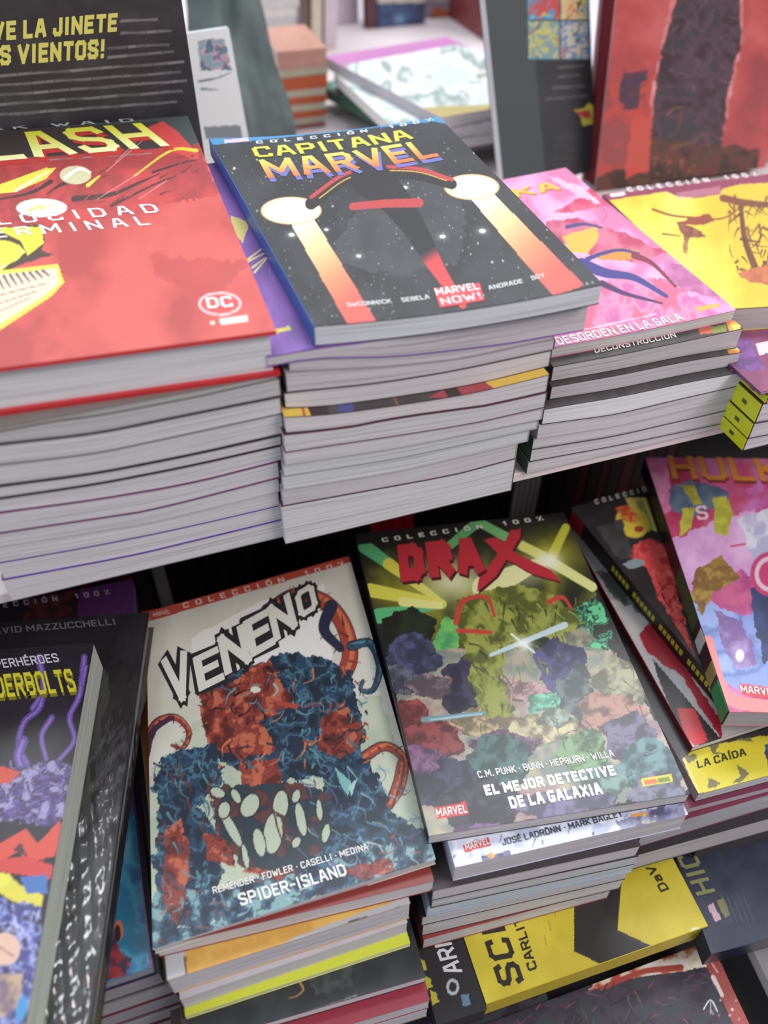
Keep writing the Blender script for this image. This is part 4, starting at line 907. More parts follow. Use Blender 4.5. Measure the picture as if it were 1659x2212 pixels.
    # pale leaf-like gaps
    for k, (x, y, rx, ry, r) in enumerate(((540, 1740, 18, 26, .5), (606, 1740, 16, 32, .1), (590, 1800, 20, 44, .1), (650, 1770, 10, 36, -.2), (500, 1790, 10, 44, -.5), (560, 1820, 12, 30, -.2), (470, 1712, 16, 10, .4), (510, 1720, 8, 16, -.5), (640, 1720, 8, 14, .3), (690, 1750, 6, 22, -.1), (704, 1800, 8, 20, .2), (530, 1850, 6, 26, -.2), (484, 1750, 12, 18, .2), (640, 1820, 8, 12, .5))):
        p.ell(x, y, rx + 3, ry + 3, (30, 34, 36), rot=r); p.ell(x, y, rx, ry, (182, 196, 172), rot=r)
    p.line([(575, 1735), (590, 1750), (600, 1790), (615, 1830)], 5, (70, 40, 40), 3); p.line([(600, 1760), (620, 1770), (612, 1790), (650, 1800)], 8, (74, 44, 44), 3)
    p.ell(552, 1490, 11, 7, (214, 226, 206)); p.line([(592, 1478), (600, 1490), (590, 1504)], 6, (150, 176, 176), 3); p.poly([(580, 1510), (650, 1522), (640, 1532), (600, 1522)], (170, 66, 56))
    p.poly([(290, 1340), (300, 1318), (770, 1190), (766, 1212), (312, 1345)], (186, 66, 50))
    p.poly([(722, 1656), (760, 1690), (752, 1720), (738, 1700)], (120, 180, 180)); p.poly([(752, 1700), (772, 1680), (760, 1720)], (160, 206, 200))
vn.paint(art, step=2.2, cap=90000)
vn.text('COLECCIÓN  100%', (396, 1315), (748, 1222), (393, 1304), (230, 196, 186), 3, bold=.2, track=2.6); vn.text('MARVEL', (332, 1334), (368, 1325), (330, 1325), (240, 200, 190), 3)
for ch, x0, y0, x1, y1, h, dx in (('V', 366, 1528, 426, 1504, 104, -20), ('E', 430, 1496, 486, 1468, 74, -14), ('N', 484, 1464, 548, 1428, 86, -18), ('E', 540, 1424, 596, 1392, 80, -16), ('N', 592, 1392, 646, 1352, 78, -18), ('O', 646, 1340, 690, 1312, 56, -12)):
    vn.text(ch, (x0 - 7, y0 + 8), (x1 + 8, y1 + 6), (x0 + dx - 8, y0 - h - 7), (28, 27, 28), 2, bold=.46); vn.text(ch, (x0, y0), (x1, y1), (x0 + dx, y0 - h), (226, 224, 216), 4, bold=.2)
vn.text('REMENDER • FOWLER • CASELLI • MEDINA', (461, 1932), (797, 1836), (458, 1917), (236, 234, 230), 4)
vn.text('SPIDER-ISLAND', (520, 1958), (752, 1890), (512, 1932), (244, 242, 238), 4); vn.done()

def fb(label, L, Rr, zt, zb, h=.25, w=None, col=(90, 86, 90), pg=(200, 196, 200), sp=None, group=None, spine='L', name='comic_book', hard=False, ext=0.):
    a, b = at(*L, zb), at(*Rr, zb); d = b - a; ww = np.linalg.norm(d); d /= ww; a = a - d * ext; ww = (w or ww) + ext
    a[2] = CAM_H + zt; v = np.array([-d[1], d[0], 0])
    return Book(name, label, [a, a + d * ww, a + d * ww + v * h, a + v * h], th=(zt - zb) - .0002, spine=spine, cover=col, spinecol=sp or col, pages=pg, group=group, hard=hard)
G = 'comics stacked under the green and yellow one'
k1 = fb('comic with a snowy white cover edge just under the green and yellow one', (980, 1903), (1469, 1790), -.5005, -.5205, .255, col=(196, 202, 222), group=G)
def art(p):
    p.mottle([(206, 212, 234), (226, 230, 242), (176, 184, 210)], 30, 4, contrast=3)
    p.scatter([(960, 1810), (1480, 1700), (1480, 1790), (975, 1890)], 60, 8, 4, [(60, 64, 84), (110, 116, 150)], 1.9, 3)
    p.region([(1040, 1850), (1100, 1835), (1110, 1870), (1050, 1880)], [(50, 50, 70), (110, 110, 150)], 12, 3, 4); p.ell(1061, 1848, 8, 6, (226, 150, 50)); p.ell(1064, 1848, 3, 2, (240, 210, 90))
    p.region([(1330, 1780), (1400, 1750), (1480, 1730), (1480, 1780), (1350, 1810)], [(70, 70, 110), (110, 110, 150), (150, 150, 180)], 16, 5, 6); p.dots([(1380, 1760), (1420, 1760), (1420, 1790), (1380, 1790)], 8, 2, 4, [(226, 206, 70)], 3)
    p.poly([(1000, 1826), (1055, 1808), (1060, 1826), (1004, 1842)], (206, 52, 56)); p.poly([(1362, 1760), (1400, 1752), (1402, 1758), (1364, 1767)], (220, 150, 50))
k1.paint(art, bounds=(0, 1, 0, .3))
k1.text('MARVEL', (1006, 1838), (1058, 1823), (1003, 1824), (248, 236, 236), 3); k1.text('JOSÉ LADRÖNN • MARK BAGLEY', (1086, 1827), (1347, 1764), (1082, 1813), (40, 44, 60), 3); k1.done()
zs = [-.5205, -.536, -.549, -.566, -.581, -.602, -.6195]
bots = [((933, 1946), (1373, 1850)), ((932, 1962), (1370, 1868)), ((922, 1980), (1364, 1884)), ((911, 2000), (1350, 1900)), ((912, 2022), (1338, 1920)), ((914, 2049), (1312, 1940))]
nm = ['thin comic, second below the green and yellow one, pale edge', 'thin black-covered comic in the middle of the pile under the green and yellow one', 'pale blue-edged thin comic in the pile under the green and yellow one', 'grey comic with a black corner at its left, low in the pile', 'comic with a black and red cover edge near the bottom of the pile', 'lowest comic of the pile, resting on the yellow book']
cs = [(60, 52, 56), (50, 50, 56), (150, 170, 190), (40, 40, 44), (60, 44, 46), (150, 60, 60)]
for k, (a, b) in enumerate(bots): fb(nm[k], a, b, zs[k], zs[k + 1], .245, col=cs[k], group=G, pg=[(202, 194, 198), (196, 196, 198), (196, 204, 212), (198, 196, 200), (204, 200, 202), (202, 198, 200)][k])

G = 'comics stacked under the white swirling one'
rd = fb('dark red comic directly under the white swirling one', (346, 2068), (935, 1925), -.5085, -.524, .25, col=(128, 42, 36), group=G, pg=(206, 200, 202))
gd = fb('gold and grey comic, third in the pile with a grey left side', (378, 2146), (884, 1984), -.524, -.5485, .25, col=(206, 158, 72), sp=(150, 150, 154), group=G)
def art(p):
    p.mottle([(206, 150, 60), (222, 176, 80)], 40, 3); p.poly([(360, 2040), (398, 2050), (402, 2110), (380, 2125), (360, 2110)], (176, 178, 182)); p.poly([(396, 2066), (402, 2066), (406, 2108), (400, 2112)], (110, 84, 50))
    p.poly([(380, 2122), (560, 2066), (640, 2022), (900, 1930), (900, 1968), (700, 2040)], (178, 176, 180), wob=3); p.scatter([(440, 2108), (560, 2070), (660, 2020), (900, 1945), (900, 1965), (600, 2080)], 40, 16, 8, [(52, 50, 52), (200, 198, 200), (70, 66, 68)], -.35, 4, .3)
gd.paint(art, bounds=(0, 1, 0, .4))
fb('thick pale comic above the yellow comb-like edge', (399, 2178), (879, 2014), -.5485, -.5655, .25, col=(190, 184, 190), sp=(110, 60, 60), group=G)
ye = fb('thin comic with a bright yellow comb-like cover edge', (404, 2202), (886, 2044), -.5655, -.571, .256, col=(206, 214, 50), sp=(150, 120, 60), group=G, pg=(216, 210, 226))
def art(p):
    p.fill((208, 216, 50)); rr = random.Random(3)
    for k in range(46): x = 400 + k * 11; y = 2168 - (x - 400) * .33; p.line([(x, y - 8), (x + rr.uniform(2, 6), y + rr.uniform(0, 7))], rr.uniform(2, 4), (226, 226, 210), 1, .8, False)
ye.paint(art, bounds=(0, 1, 0, .3), step=2)
bk = fb('black comic with a small gold mark, low in front of the pile', (404, 2272), (918, 2122), -.571, -.581, .255, col=(30, 32, 36), sp=(110, 84, 60), group=G, pg=(210, 206, 210))
def art(p):
    p.mottle([(26, 28, 32), (38, 42, 44)], 40, 4); p.line([(648, 2122), (655, 2138), (640, 2152), (622, 2156)], 6, (160, 120, 50), 2); p.region([(660, 2090), (760, 2070), (760, 2130), (680, 2150)], [(36, 42, 42), (56, 62, 60)], 14, 3)
    p.words((590, 2214), (770, 2150), 7, (130, 130, 134), 4, .2)
bk.paint(art, bounds=(0, 1, 0, .5)); 
r2 = fb('crimson comic partly out under the black one at the lower edge', (520, 2300), (926, 2178), -.581, -.597, .25, col=(140, 36, 56), group=G, ext=.03)
fb('grey comic at the foot of the pile behind the lower edge', (500, 2330), (922, 2196), -.597, -.6195, .25, col=(110, 100, 90), group=G, ext=.03)

# right-hand group
hk = Book('thick_comic', 'thick pink and purple comic with yellow title letters and a black and green spine', rect(at(1576, 1538, -.486), R_(-19.5), .17, .262), th=.017, spine='L', cover=(206, 120, 140), spinecol=(24, 20, 26), pages=(176, 168, 172))
def art(p):
    p.mottle([(166, 40, 78), (186, 60, 96), (196, 110, 170)], 90, 5)
    p.region([(1390, 1000), (1440, 1000), (1450, 1100), (1420, 1130)], [(196, 90, 140), (220, 140, 180)], 20, 3); p.region([(1440, 1170), (1560, 1120), (1640, 1100), (1700, 1240), (1560, 1300), (1470, 1270)], [(206, 150, 206), (226, 180, 226)], 40, 4, 12)
    p.region([(1600, 1060), (1700, 1020), (1740, 1120), (1640, 1120)], [(196, 110, 180), (180, 60, 120)], 30, 9, 8)
    p.region([(1490, 1280), (1560, 1260), (1640, 1300), (1740, 1300), (1740, 1500), (1560, 1480), (1520, 1400)], [(130, 150, 214), (96, 116, 176), (150, 170, 226)], 50, 6, 12)
    p.region([(1530, 1290), (1600, 1230), (1640, 1270), (1620, 1330), (1570, 1320)], [(206, 96, 140), (176, 70, 130)], 24, 7, 6); p.region([(1620, 1270), (1700, 1250), (1720, 1420), (1650, 1430), (1630, 1340)], [(52, 60, 110), (40, 46, 84)], 30, 8, 8)
    p.region([(1500, 1230), (1560, 1200), (1600, 1250), (1540, 1280), (1520, 1330), (1492, 1290)], [(150, 120, 44), (120, 84, 50), (170, 140, 60)], 24, 10, 6); p.region([(1545, 1320), (1600, 1340), (1640, 1430), (1590, 1450), (1560, 1390)], [(120, 90, 150), (170, 150, 200)], 30, 11, 8)
    p.region([(1444, 1060), (1480, 1036), (1560, 1052), (1575, 1080), (1540, 1100), (1490, 1120), (1450, 1100)], [(64, 80, 110), (90, 110, 130)], 18, 12, 8); p.region([(1468, 1046), (1500, 1050), (1516, 1086), (1500, 1092)], [(170, 170, 50), (150, 140, 44)], 10, 2, 3)
    p.region([(1540, 1078), (1570, 1072), (1584, 1110), (1570, 1160), (1544, 1150)], [(190, 190, 60), (160, 160, 50)], 12, 3, 5); p.region([(1474, 1100), (1500, 1096), (1494, 1140), (1466, 1158)], [(190, 186, 60), (160, 160, 50)], 12, 4, 4)
    p.region([(1594, 1120), (1660, 1096), (1720, 1130), (1700, 1210), (1640, 1230), (1620, 1190)], [(206, 206, 230), (226, 226, 240), (180, 180, 214)], 24, 5, 6)
    for r, c in ((44, (196, 60, 110)), (35, (226, 196, 214)), (26, (196, 60, 110))): p.ell(1665, 1240, r, r * 1.1, c)
    p.line([(1580, 1180), (1610, 1175)], 4, (206, 60, 90)); p.ell(1598, 1416, 9, 13, (240, 240, 244), soft=.5); p.poly([(1596, 1476), (1660, 1484), (1660, 1508), (1602, 1500)], (206, 52, 60))
    p.line([(1528, 1386), (1552, 1470), (1580, 1510), (1640, 1524), (1740, 1530)], 26, (226, 130, 130), 30)
hk.paint(art)
hk.text('HULKA', (1452, 1036), (1770, 1046), (1440, 986), (120, 40, 30), 2, off=(3, 4)); hk.text('HULKA', (1452, 1034), (1770, 1044), (1440, 984), (206, 130, 44), 3); hk.text('MARVEL', (1600, 1497), (1680, 1506), (1597, 1480), (246, 226, 230), 4)
hk.text('S', (1505, 1124), (1532, 1122), (1500, 1094), (230, 190, 206), 3); hk.done()
# coloured blocks printed on its spine
def spine_box(b, t0, t1, col, name='spine_label', par=None):
    y0, y1 = t0 * b.h, t1 * b.h; e = -.0008; zt = b.th
    P = [(e, y0, .0006), (e, y1, .0006), (e, y1, zt - .0006), (e, y0, zt - .0006)]
    q = b.q; d = (q[3] - q[0]) / b.h; V = [(x + d[0] * y, d[1] * y, z) for x, y, z in P]
    V += [(x + .0004, y, z) for x, y, z in V]
    return mesh(name, V, [(0, 3, 2, 1), (4, 5, 6, 7), (0, 1, 5, 4), (1, 2, 6, 5), (2, 3, 7, 6), (3, 0, 4, 7)], M_COVER, b.spine, col)
spine_box(hk, .004, .10, (24, 130, 64)); spine_box(hk, .30, .50, (20, 84, 50)); spine_box(hk, .225, .27, (200, 200, 200)); spine_box(hk, .115, .16, (150, 130, 60))

e0, ey = at(1233, 1097, -.5045), R_(3.5)
ev = np.array([-math.sin(ey), math.cos(ey), 0])
ee = Book('comic_book', 'black comic with a red splash and a yellow badge beside the thick pink one', [e0 - .218 * ev, e0 - .218 * ev + .15 * U(ey), e0 + .15 * U(ey), e0], th=.0165, spine='L', cover=(24, 20, 22), spinecol=(22, 18, 20))
def art(p):
    p.mottle([(24, 20, 22), (34, 30, 32), (46, 42, 44)], 60, 5, contrast=2)
    p.region([(1368, 1180), (1400, 1160), (1440, 1180), (1470, 1300), (1500, 1420), (1460, 1350), (1420, 1290), (1400, 1230), (1362, 1200)], [(214, 60, 60), (226, 90, 84), (180, 40, 44)], 14, 4, 6, 4); p.scatter([(1400, 1220), (1460, 1230), (1490, 1380), (1440, 1330)], 24, 12, 5, [(60, 20, 22), (236, 120, 110)], 1.2, 4)
    p.poly([(1350, 1075), (1395, 1075), (1420, 1150), (1385, 1130), (1362, 1100)], (220, 200, 90)); p.poly([(1372, 1082), (1388, 1080), (1412, 1140), (1400, 1150)], (150, 160, 90))
    p.ell(1366, 1128, 38, 32, (224, 196, 60), rot=.6); p.region([(1330, 1096), (1352, 1090), (1385, 1120), (1372, 1134), (1345, 1125)], [(200, 70, 40), (214, 150, 50)], 8, 3, 4, 5); p.ell(1380, 1143, 10, 7, (170, 60, 40))
    p.poly([(1344, 1218), (1372, 1206), (1392, 1212), (1390, 1222), (1360, 1230)], (130, 150, 156)); p.region([(1290, 1140), (1340, 1120), (1370, 1200), (1340, 1210)], [(50, 48, 50), (64, 62, 62)], 20, 3)
ee.paint(art); ee.text('COLECCIÓN 100%', (1286, 1090), (1480, 1040), (1283, 1080), (226, 224, 222), 3, bold=.2, track=2.6)
ee.done()
def spine_text(b, t0, t1, body, col, frac=.5):
    V, F, _, Wd = glyphs(body, .03); y0, y1 = t0 * b.h, t1 * b.h; d = (b.q[3] - b.q[0]) / b.h
    yy = y1 + (y0 - y1) * V[:, 0] / Wd; z = b.th * (.5 - frac / 2) + V[:, 1] / .73 * b.th * frac
    P = np.c_[-.0009 + d[0] * yy, d[1] * yy, z]; return mesh('spine_lettering', P, [f[::-1] for f in F], M_COVER, b.spine, col)
for k in range(26): spine_box(ee, .10 + k * .023, .116 + k * .023, (176, 170, 50), 'spine_print') if k % 7 != 6 else None
for ch in list(ee.spine.children):
    for v in ch.data.vertices: v.co.z = ee.th * .36 if v.co.z < ee.th / 2 else ee.th * .66
spine_box(ee, .9, .985, (170, 40, 46))

ff = Book('comic_book', 'grey white comic with red and black shapes leaning under the black one', flat([(1497, 1614), (1760, 1530), (1500, 1080), (1233, 1147)], -.522), th=.0065, spine='L', cover=(60, 24, 28), spinecol=(120, 24, 34))
def art(p):
    p.mottle([(176, 174, 176), (196, 194, 196)], 50, 5); p.poly([(1220, 1140), (1300, 1130), (1400, 1290), (1320, 1300)], (150, 154, 156), wob=6)
    p.region([(1280, 1228), (1330, 1240), (1390, 1310), (1400, 1340), (1330, 1290)], [(110, 116, 118), (60, 64, 66)], 14, 4, 8, 4)
    p.poly([(1380, 1370), (1400, 1345), (1440, 1380), (1560, 1560), (1560, 1600), (1470, 1460), (1400, 1410)], (160, 24, 40), wob=4); p.poly([(1410, 1422), (1560, 1600), (1560, 1660), (1460, 1560), (1420, 1460)], (30, 24, 28)); p.poly([(1462, 1530), (1500, 1530), (1530, 1600), (1500, 1612), (1480, 1590)], (196, 40, 46))
ff.paint(art)
lc = fb('comic with a yellow striped panel lettered in black at the lower right', (1500, 1733), (1659, 1690), -.529, -.5405, .25, .17, col=(50, 44, 46), spine='N')
def art(p):
    p.mottle([(44, 38, 40), (60, 52, 54)], 30, 3); p.poly([(1475, 1640), (1500, 1618), (1640, 1590), (1700, 1590), (1700, 1690), (1510, 1714)], (214, 200, 44))
    for q in ([(1530, 1608), (1556, 1602), (1546, 1622), (1568, 1628), (1540, 1630)], [(1590, 1650), (1620, 1672), (1600, 1690), (1580, 1690), (1600, 1676)], [(1530, 1680), (1556, 1690), (1546, 1702), (1530, 1700)], [(1476, 1636), (1500, 1628), (1506, 1640), (1480, 1650)], [(1590, 1598), (1620, 1592), (1626, 1604)]): p.poly(q, (110, 106, 70), wob=3)
    p.line([(1478, 1640), (1508, 1712)], 7, (226, 214, 110)); p.region([(1650, 1610), (1680, 1600), (1690, 1670), (1660, 1660)], [(40, 90, 110), (50, 50, 90)], 12, 4)
lc.paint(art, bounds=(0, 1, 0, .5)); lc.text('LA CAÍDA', (1508, 1660), (1613, 1632), (1504, 1644), (40, 36, 30), 3); lc.done()
G = 'comics stacked under the yellow striped panel'
zs = [-.5405, -.549, -.5745, -.6, -.6445]
for k, (a, b, lab, col, pg) in enumerate((((1467, 1762), (1659, 1712), 'maroon-edged comic under the yellow striped panel', (110, 40, 66), (180, 172, 178)), ((1373, 1832), (1659, 1746), 'grey thick comic in the lower right pile', (120, 44, 70), (176, 174, 180)),
                                     ((1353, 1882), (1659, 1796), 'pale comic under the black line in the lower right pile', (40, 36, 40), (186, 180, 184)), ((1480, 1880), (1700, 1830), 'lowest dark comic of the lower right pile', (30, 28, 34), (70, 66, 70)))):
    fb(lab, a, b, zs[k], zs[k + 1], .25, .20 if k else .17, col=col, pg=pg, group=G)

# lower left group
vA = at(203, 1388, -.457) - at(55, 2212, -.457); yA = math.atan2(vA[1], vA[0]) - math.pi / 2; u = U(yA); v = np.array([-u[1], u[0], 0])
br = at(203, 1388, -.457)
ta = Book('comic_book', 'black comic with purple flames and yellow title letters at the left edge', [br - u * .17 - v * .262, br - v * .262, br, br - u * .17], th=.0295, spine='N', cover=(24, 20, 28), pages=(176, 184, 174))
def art(p):
    p.mottle([(20, 16, 24), (30, 24, 34)], 60, 4, contrast=2)
    PU = (92, 66, 150)
    for q, w in (([(84, 1420), (94, 1480), (84, 1530), (52, 1560), (40, 1610), (60, 1650)], 16), ([(182, 1420), (172, 1500), (150, 1550), (160, 1600), (120, 1650)], 14), ([(112, 1550), (90, 1590), (100, 1640)], 14), ([(70, 1530), (90, 1500)], 12), ([(185, 1440), (178, 1480)], 10), ([(50, 1600), (40, 1640), (70, 1680), (130, 1670)], 22)): p.line(q, w, PU, w * .7); p.line(q, w * .35, (140, 110, 196), 2)
    p.region([(-20, 1700), (30, 1660), (120, 1640), (165, 1660), (150, 1760), (110, 1790), (30, 1770), (-20, 1780)], [(60, 44, 96), (110, 90, 170), (30, 24, 50), (150, 140, 190)], 18, 5, 8, 4.5); p.scatter([(0, 1640), (170, 1650), (150, 1780), (0, 1780)], 70, 12, 4, [(150, 140, 200), (40, 30, 60), (96, 76, 150)], 1.3, 5, 1.5)
    p.poly([(-30, 1660), (0, 1655), (45, 1668), (20, 1690), (-30, 1700)], (206, 60, 44)); p.poly([(-20, 1830), (0, 1822), (55, 1790), (80, 1822), (128, 1774), (140, 1790), (118, 1850), (60, 1862), (40, 1840), (-20, 1870)], (206, 66, 50)); p.poly([(-20, 1855), (60, 1850), (115, 1870), (108, 1900), (50, 1890), (-20, 1880)], (196, 52, 50)); p.poly([(28, 1836), (45, 1820), (60, 1852)], (60, 30, 40))
    p.poly([(-20, 1880), (20, 1888), (40, 1910), (95, 1935), (90, 1960), (40, 1955), (0, 1930), (-20, 1930)], (206, 196, 60)); p.poly([(40, 1896), (100, 1888), (105, 1930), (60, 1930)], (60, 100, 170), wob=4); p.ell(0, 1902, 22, 14, (214, 210, 70))
    p.region([(-40, 1930), (90, 1960), (80, 2120), (50, 2220), (-100, 2240)], [(60, 60, 120), (110, 120, 190), (150, 160, 214), (50, 44, 84)], 24, 6, 10, 4); p.scatter([(-20, 1940), (90, 1970), (70, 2130), (-20, 2200)], 70, 18, 4, [(40, 36, 70), (150, 160, 214), (90, 90, 160), (196, 196, 226)], 1.1, 7, .9)
    p.ell(10, 2050, 34, 36, (206, 170, 150)); p.line([(-10, 2040), (30, 2066)], 3, (110, 80, 80)); p.region([(-20, 2110), (50, 2100), (40, 2180), (-60, 2220)], [(176, 150, 120), (110, 90, 110)], 20, 8); p.ell(46, 2180, 12, 30, (60, 130, 190), rot=.2)
ta.paint(art)
ta.text('SUPERHÉROES', (-40, 1449), (130, 1430), (-46, 1430), (206, 204, 220), 3); ta.text('THUNDERBOLTS', (-96, 1520), (168, 1498), (-104, 1470), (120, 110, 20), 2, off=(2, 3)); ta.text('THUNDERBOLTS', (-98, 1516), (168, 1494), (-106, 1466), (214, 206, 40), 3); ta.done()
br = at(322, 1323, -.487); vB = br - at(196, 2212, -.487); yB = math.atan2(vB[1], vB[0]) - math.pi / 2; u = U(yB); v = np.array([-u[1], u[0], 0])
mb = Book('hardcover_comic', 'black hardcover in shiny plastic wrap, lying under the purple flame comic', [br - u * .19 - v * .30, br - v * .30, br, br - u * .19], th=.020, spine='N', hard=True, cover=(22, 20, 26), pages=(120, 124, 126))
def art(p): p.mottle([(20, 18, 24), (30, 28, 34)], 70, 5, contrast=2)
mb.paint(art, step=6); mb.text('DAVID MAZZUCCHELLI', (-30, 1372), (250, 1350), (-32, 1358), (120, 120, 126), 2); mb.done()
# plastic film, crinkled, over the right part of the hardcover
def mat_film():
    m, t, b = nodes('clear_film'); t.nodes.remove(b); out = t.nodes['Material Output']
    g = t.nodes.new('ShaderNodeBsdfGlossy'); g.inputs['Roughness'].default_value = .16; tr = t.nodes.new('ShaderNodeBsdfTransparent')
    mx = t.nodes.new('ShaderNodeMixShader'); mx.inputs[0].default_value = .13
    tc = t.nodes.new('ShaderNodeTexCoord'); mp = t.nodes.new('ShaderNodeMapping'); mp.inputs['Scale'].default_value = (1.6, .55, 1); t.links.new(tc.outputs['Object'], mp.inputs[0]); n = noise(t, mp.outputs[0], 34, 3, .5); bp_ = t.nodes.new('ShaderNodeBump'); bp_.inputs['Strength'].default_value = .8; bp_.inputs['Distance'].default_value = .012
    t.links.new(n, bp_.inputs['Height']); t.links.new(bp_.outputs[0], g.inputs['Normal'])
    t.links.new(tr.outputs[0], mx.inputs[1]); t.links.new(g.outputs[0], mx.inputs[2]); t.links.new(mx.outputs[0], out.inputs[0]); return m
M_FILM = mat_film()
nu, nv = 26, 90; V = []
for j in range(nv + 1):
    for i in range(nu + 1):
        a, b_ = .80 + .208 * i / nu, -.005 + 1.01 * j / nv
        P = mb.xy(np.array(a), np.array(b_)); amp = .0035 * (1 - b_) * max(0, 1 - b_ * .6)
        z = mb.th + .0012 + amp * (.6 + .5 * math.sin(i * 1.1 + j * .55) + .5 * math.sin(j * .9 - i * .7 + 2) ) * (1 if 0 < i < nu else .3)
        if i >= nu - 1: z = mb.th * (.9 if i == nu - 1 else .1)
        V.append((P[0], P[1], max(z, .001)))
F = [(j * (nu + 1) + i, j * (nu + 1) + i + 1, (j + 1) * (nu + 1) + i + 1, (j + 1) * (nu + 1) + i) for j in range(nv) for i in range(nu)]
pw = mesh('plastic_wrap', V, F, M_FILM, mb.root, None, True)

cu = U(R_(-1)); cv = np.array([-cu[1], cu[0], 0]); fr = at(330, 2090, -.528)
cb = Book('comic_book', 'blue comic with a magenta border beside the plastic-wrapped hardcover', [fr - cu * .17, fr, fr + cv * .16, fr + cv * .16 - cu * .17], th=.009, spine='N', cover=(60, 90, 140), pages=(150, 150, 156))
def art(p):
    p.mottle([(30, 110, 150), (60, 150, 186), (40, 90, 140)], 50, 4); p.region([(230, 1640), (300, 1640), (300, 1760), (250, 1780)], [(96, 60, 130), (60, 90, 150)], 30, 5, 8); p.glow(270, 1830, 24, 40, (140, 196, 214), .6)
    p.poly([(288, 1660), (330, 1660), (348, 2110), (326, 2100), (300, 1850)], (110, 60, 110)); p.line([(292, 1680), (312, 1860), (330, 2080)], 4, (206, 70, 110), 3)
    p.region([(222, 2080), (245, 2000), (262, 2060), (285, 2070), (270, 2110), (222, 2120)], [(30, 34, 60), (150, 40, 44)], 12, 5, 5); p.ell(256, 2010, 10, 22, (206, 100, 60)); p.ell(254, 2016, 7, 18, (30, 24, 34))
cb.paint(art)
G = 'comics piled under the blue one at the lower left'
z = -.5372; 
for k, (c, pg) in enumerate((((60, 30, 50), (150, 148, 154)), ((110, 110, 114), (160, 158, 160)), ((110, 40, 56), (150, 150, 156)), ((96, 90, 96), (164, 160, 164)), ((110, 40, 56), (156, 150, 156)), ((70, 66, 70), (150, 146, 150)))):
    th = .0178 if k < 5 else .0176; p = fr - cu * (.172 - .002 * (k % 3)); p = np.array([p[0], p[1] - .001 * (k + 1), CAM_H + z]); w = .174 + .003 * (k % 2)
    if z - th < -.645: th = .645 + z
    Book('comic_book', ['topmost', 'second', 'third', 'fourth', 'fifth', 'lowest'][k] + ' comic of the grey pile under the blue comic, lower left', [p, p + cu * w, p + cu * w + cv * .2, p + cv * .2], th=th - .0002, spine='N', cover=c, pages=pg, group=G); z -= th
pb = Book('comic_book', 'purple and black comic lying flat behind the black hardcover, lower left', rect(at(292, 1322, -.512) - .19 * U(R_(-4)), R_(-4), .19, .035), th=.012, spine='N', cover=(80, 36, 96), pages=(60, 120, 140))
def art(p):
    p.fill((78, 30, 92)); p.poly([(-100, 1200), (175, 1240), (165, 1340), (-100, 1380)], (24, 16, 26)); p.region([(60, 1290), (170, 1270), (170, 1330), (50, 1340)], [(30, 16, 24), (90, 24, 34)], 12, 4)
pb.paint(art, step=3); pb.text('COLECCIÓN  100%', (-60, 1322), (240, 1284), (-62, 1311), (190, 180, 200), 3, bold=.2, track=2.6); pb.done()

# ------------------------------------------------------------------ bottom front: yellow book, black book and others
zc = -.6198
sc = Book('paperback', 'yellow book with a black arrow shape and sideways title under the piles', flat([(1050, 2168), (1529, 1999), (1420, 1790), (960, 1900)], zc), th=.0235, spine='F', cover=(206, 184, 40), spinecol=(196, 172, 30), pages=(206, 200, 190))
def art(p):
    p.mottle([(196, 176, 34), (212, 194, 48)], 60, 4, contrast=2); K = (26, 20, 18)
    p.poly([(1240, 1930), (1346, 1870), (1334, 2009), (1430, 2054), (1420, 2070), (1334, 2100), (1240, 2055)], K); p.line([(1330, 2012), (1430, 2062)], 1.5, (60, 56, 54))
    p.ell(1505, 2012, 14, 9, (226, 222, 190)); p.ell(1505, 2012, 6, 4, (80, 70, 40)); p.words((1456, 2050), (1474, 2020), 5, (60, 50, 30), 4)
    for k in range(3): p.line([(1180 + k * 10, 2040 - k * 30), (1176 + k * 10, 2020 - k * 30)], 2, (160, 130, 30))
sc.paint(art)
K = (28, 22, 18)
sc.text('SCI', (1134, 2124), (1090, 2000), (1080, 2134), K, 3); sc.text('CARLIT', (1161, 2093), (1126, 1980), (1142, 2100), K, 3); sc.text('DaV', (1446, 1921), (1412, 1868), (1428, 1928), K, 3); sc.done()
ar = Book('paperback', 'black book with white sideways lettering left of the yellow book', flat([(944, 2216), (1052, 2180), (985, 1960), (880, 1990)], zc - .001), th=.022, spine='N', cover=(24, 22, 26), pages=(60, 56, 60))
def art(p):
    p.fill((24, 22, 26)); 
    for x, y in ((912, 2090), (925, 2128), (938, 2160)): p.poly([(x - 10, y - 22), (x + 6, y - 14), (x + 10, y + 4), (x - 2, y + 10)], (190, 180, 40), wob=3)
    p.ell(978, 2132, 14, 18, (180, 190, 196)); p.ell(978, 2132, 8, 11, (24, 22, 26)); p.poly([(996, 2150), (1012, 2146), (1016, 2170), (1000, 2174)], (90, 120, 150))
ar.paint(art); ar.text('ARM', (1000, 2100), (966, 2010), (962, 2108), (220, 222, 226), 3); ar.done()
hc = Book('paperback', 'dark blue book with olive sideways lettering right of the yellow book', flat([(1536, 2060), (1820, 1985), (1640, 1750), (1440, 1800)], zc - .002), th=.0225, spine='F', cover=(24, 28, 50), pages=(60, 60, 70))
def art(p):
    p.mottle([(20, 24, 46), (34, 38, 60)], 40, 4); p.poly([(1528, 1958), (1540, 1950), (1558, 1985), (1546, 1992)], (190, 150, 170)); p.poly([(1548, 1945), (1562, 1940), (1578, 1975), (1566, 1984)], (110, 110, 60))
    for k in range(5): p.words((1580 + k * 12, 1990), (1556 + k * 12, 1930), 4, (70, 76, 96), k)
hc.paint(art); hc.text('HIC', (1546, 1926), (1500, 1840), (1505, 1936), (120, 124, 70), 3); hc.done()
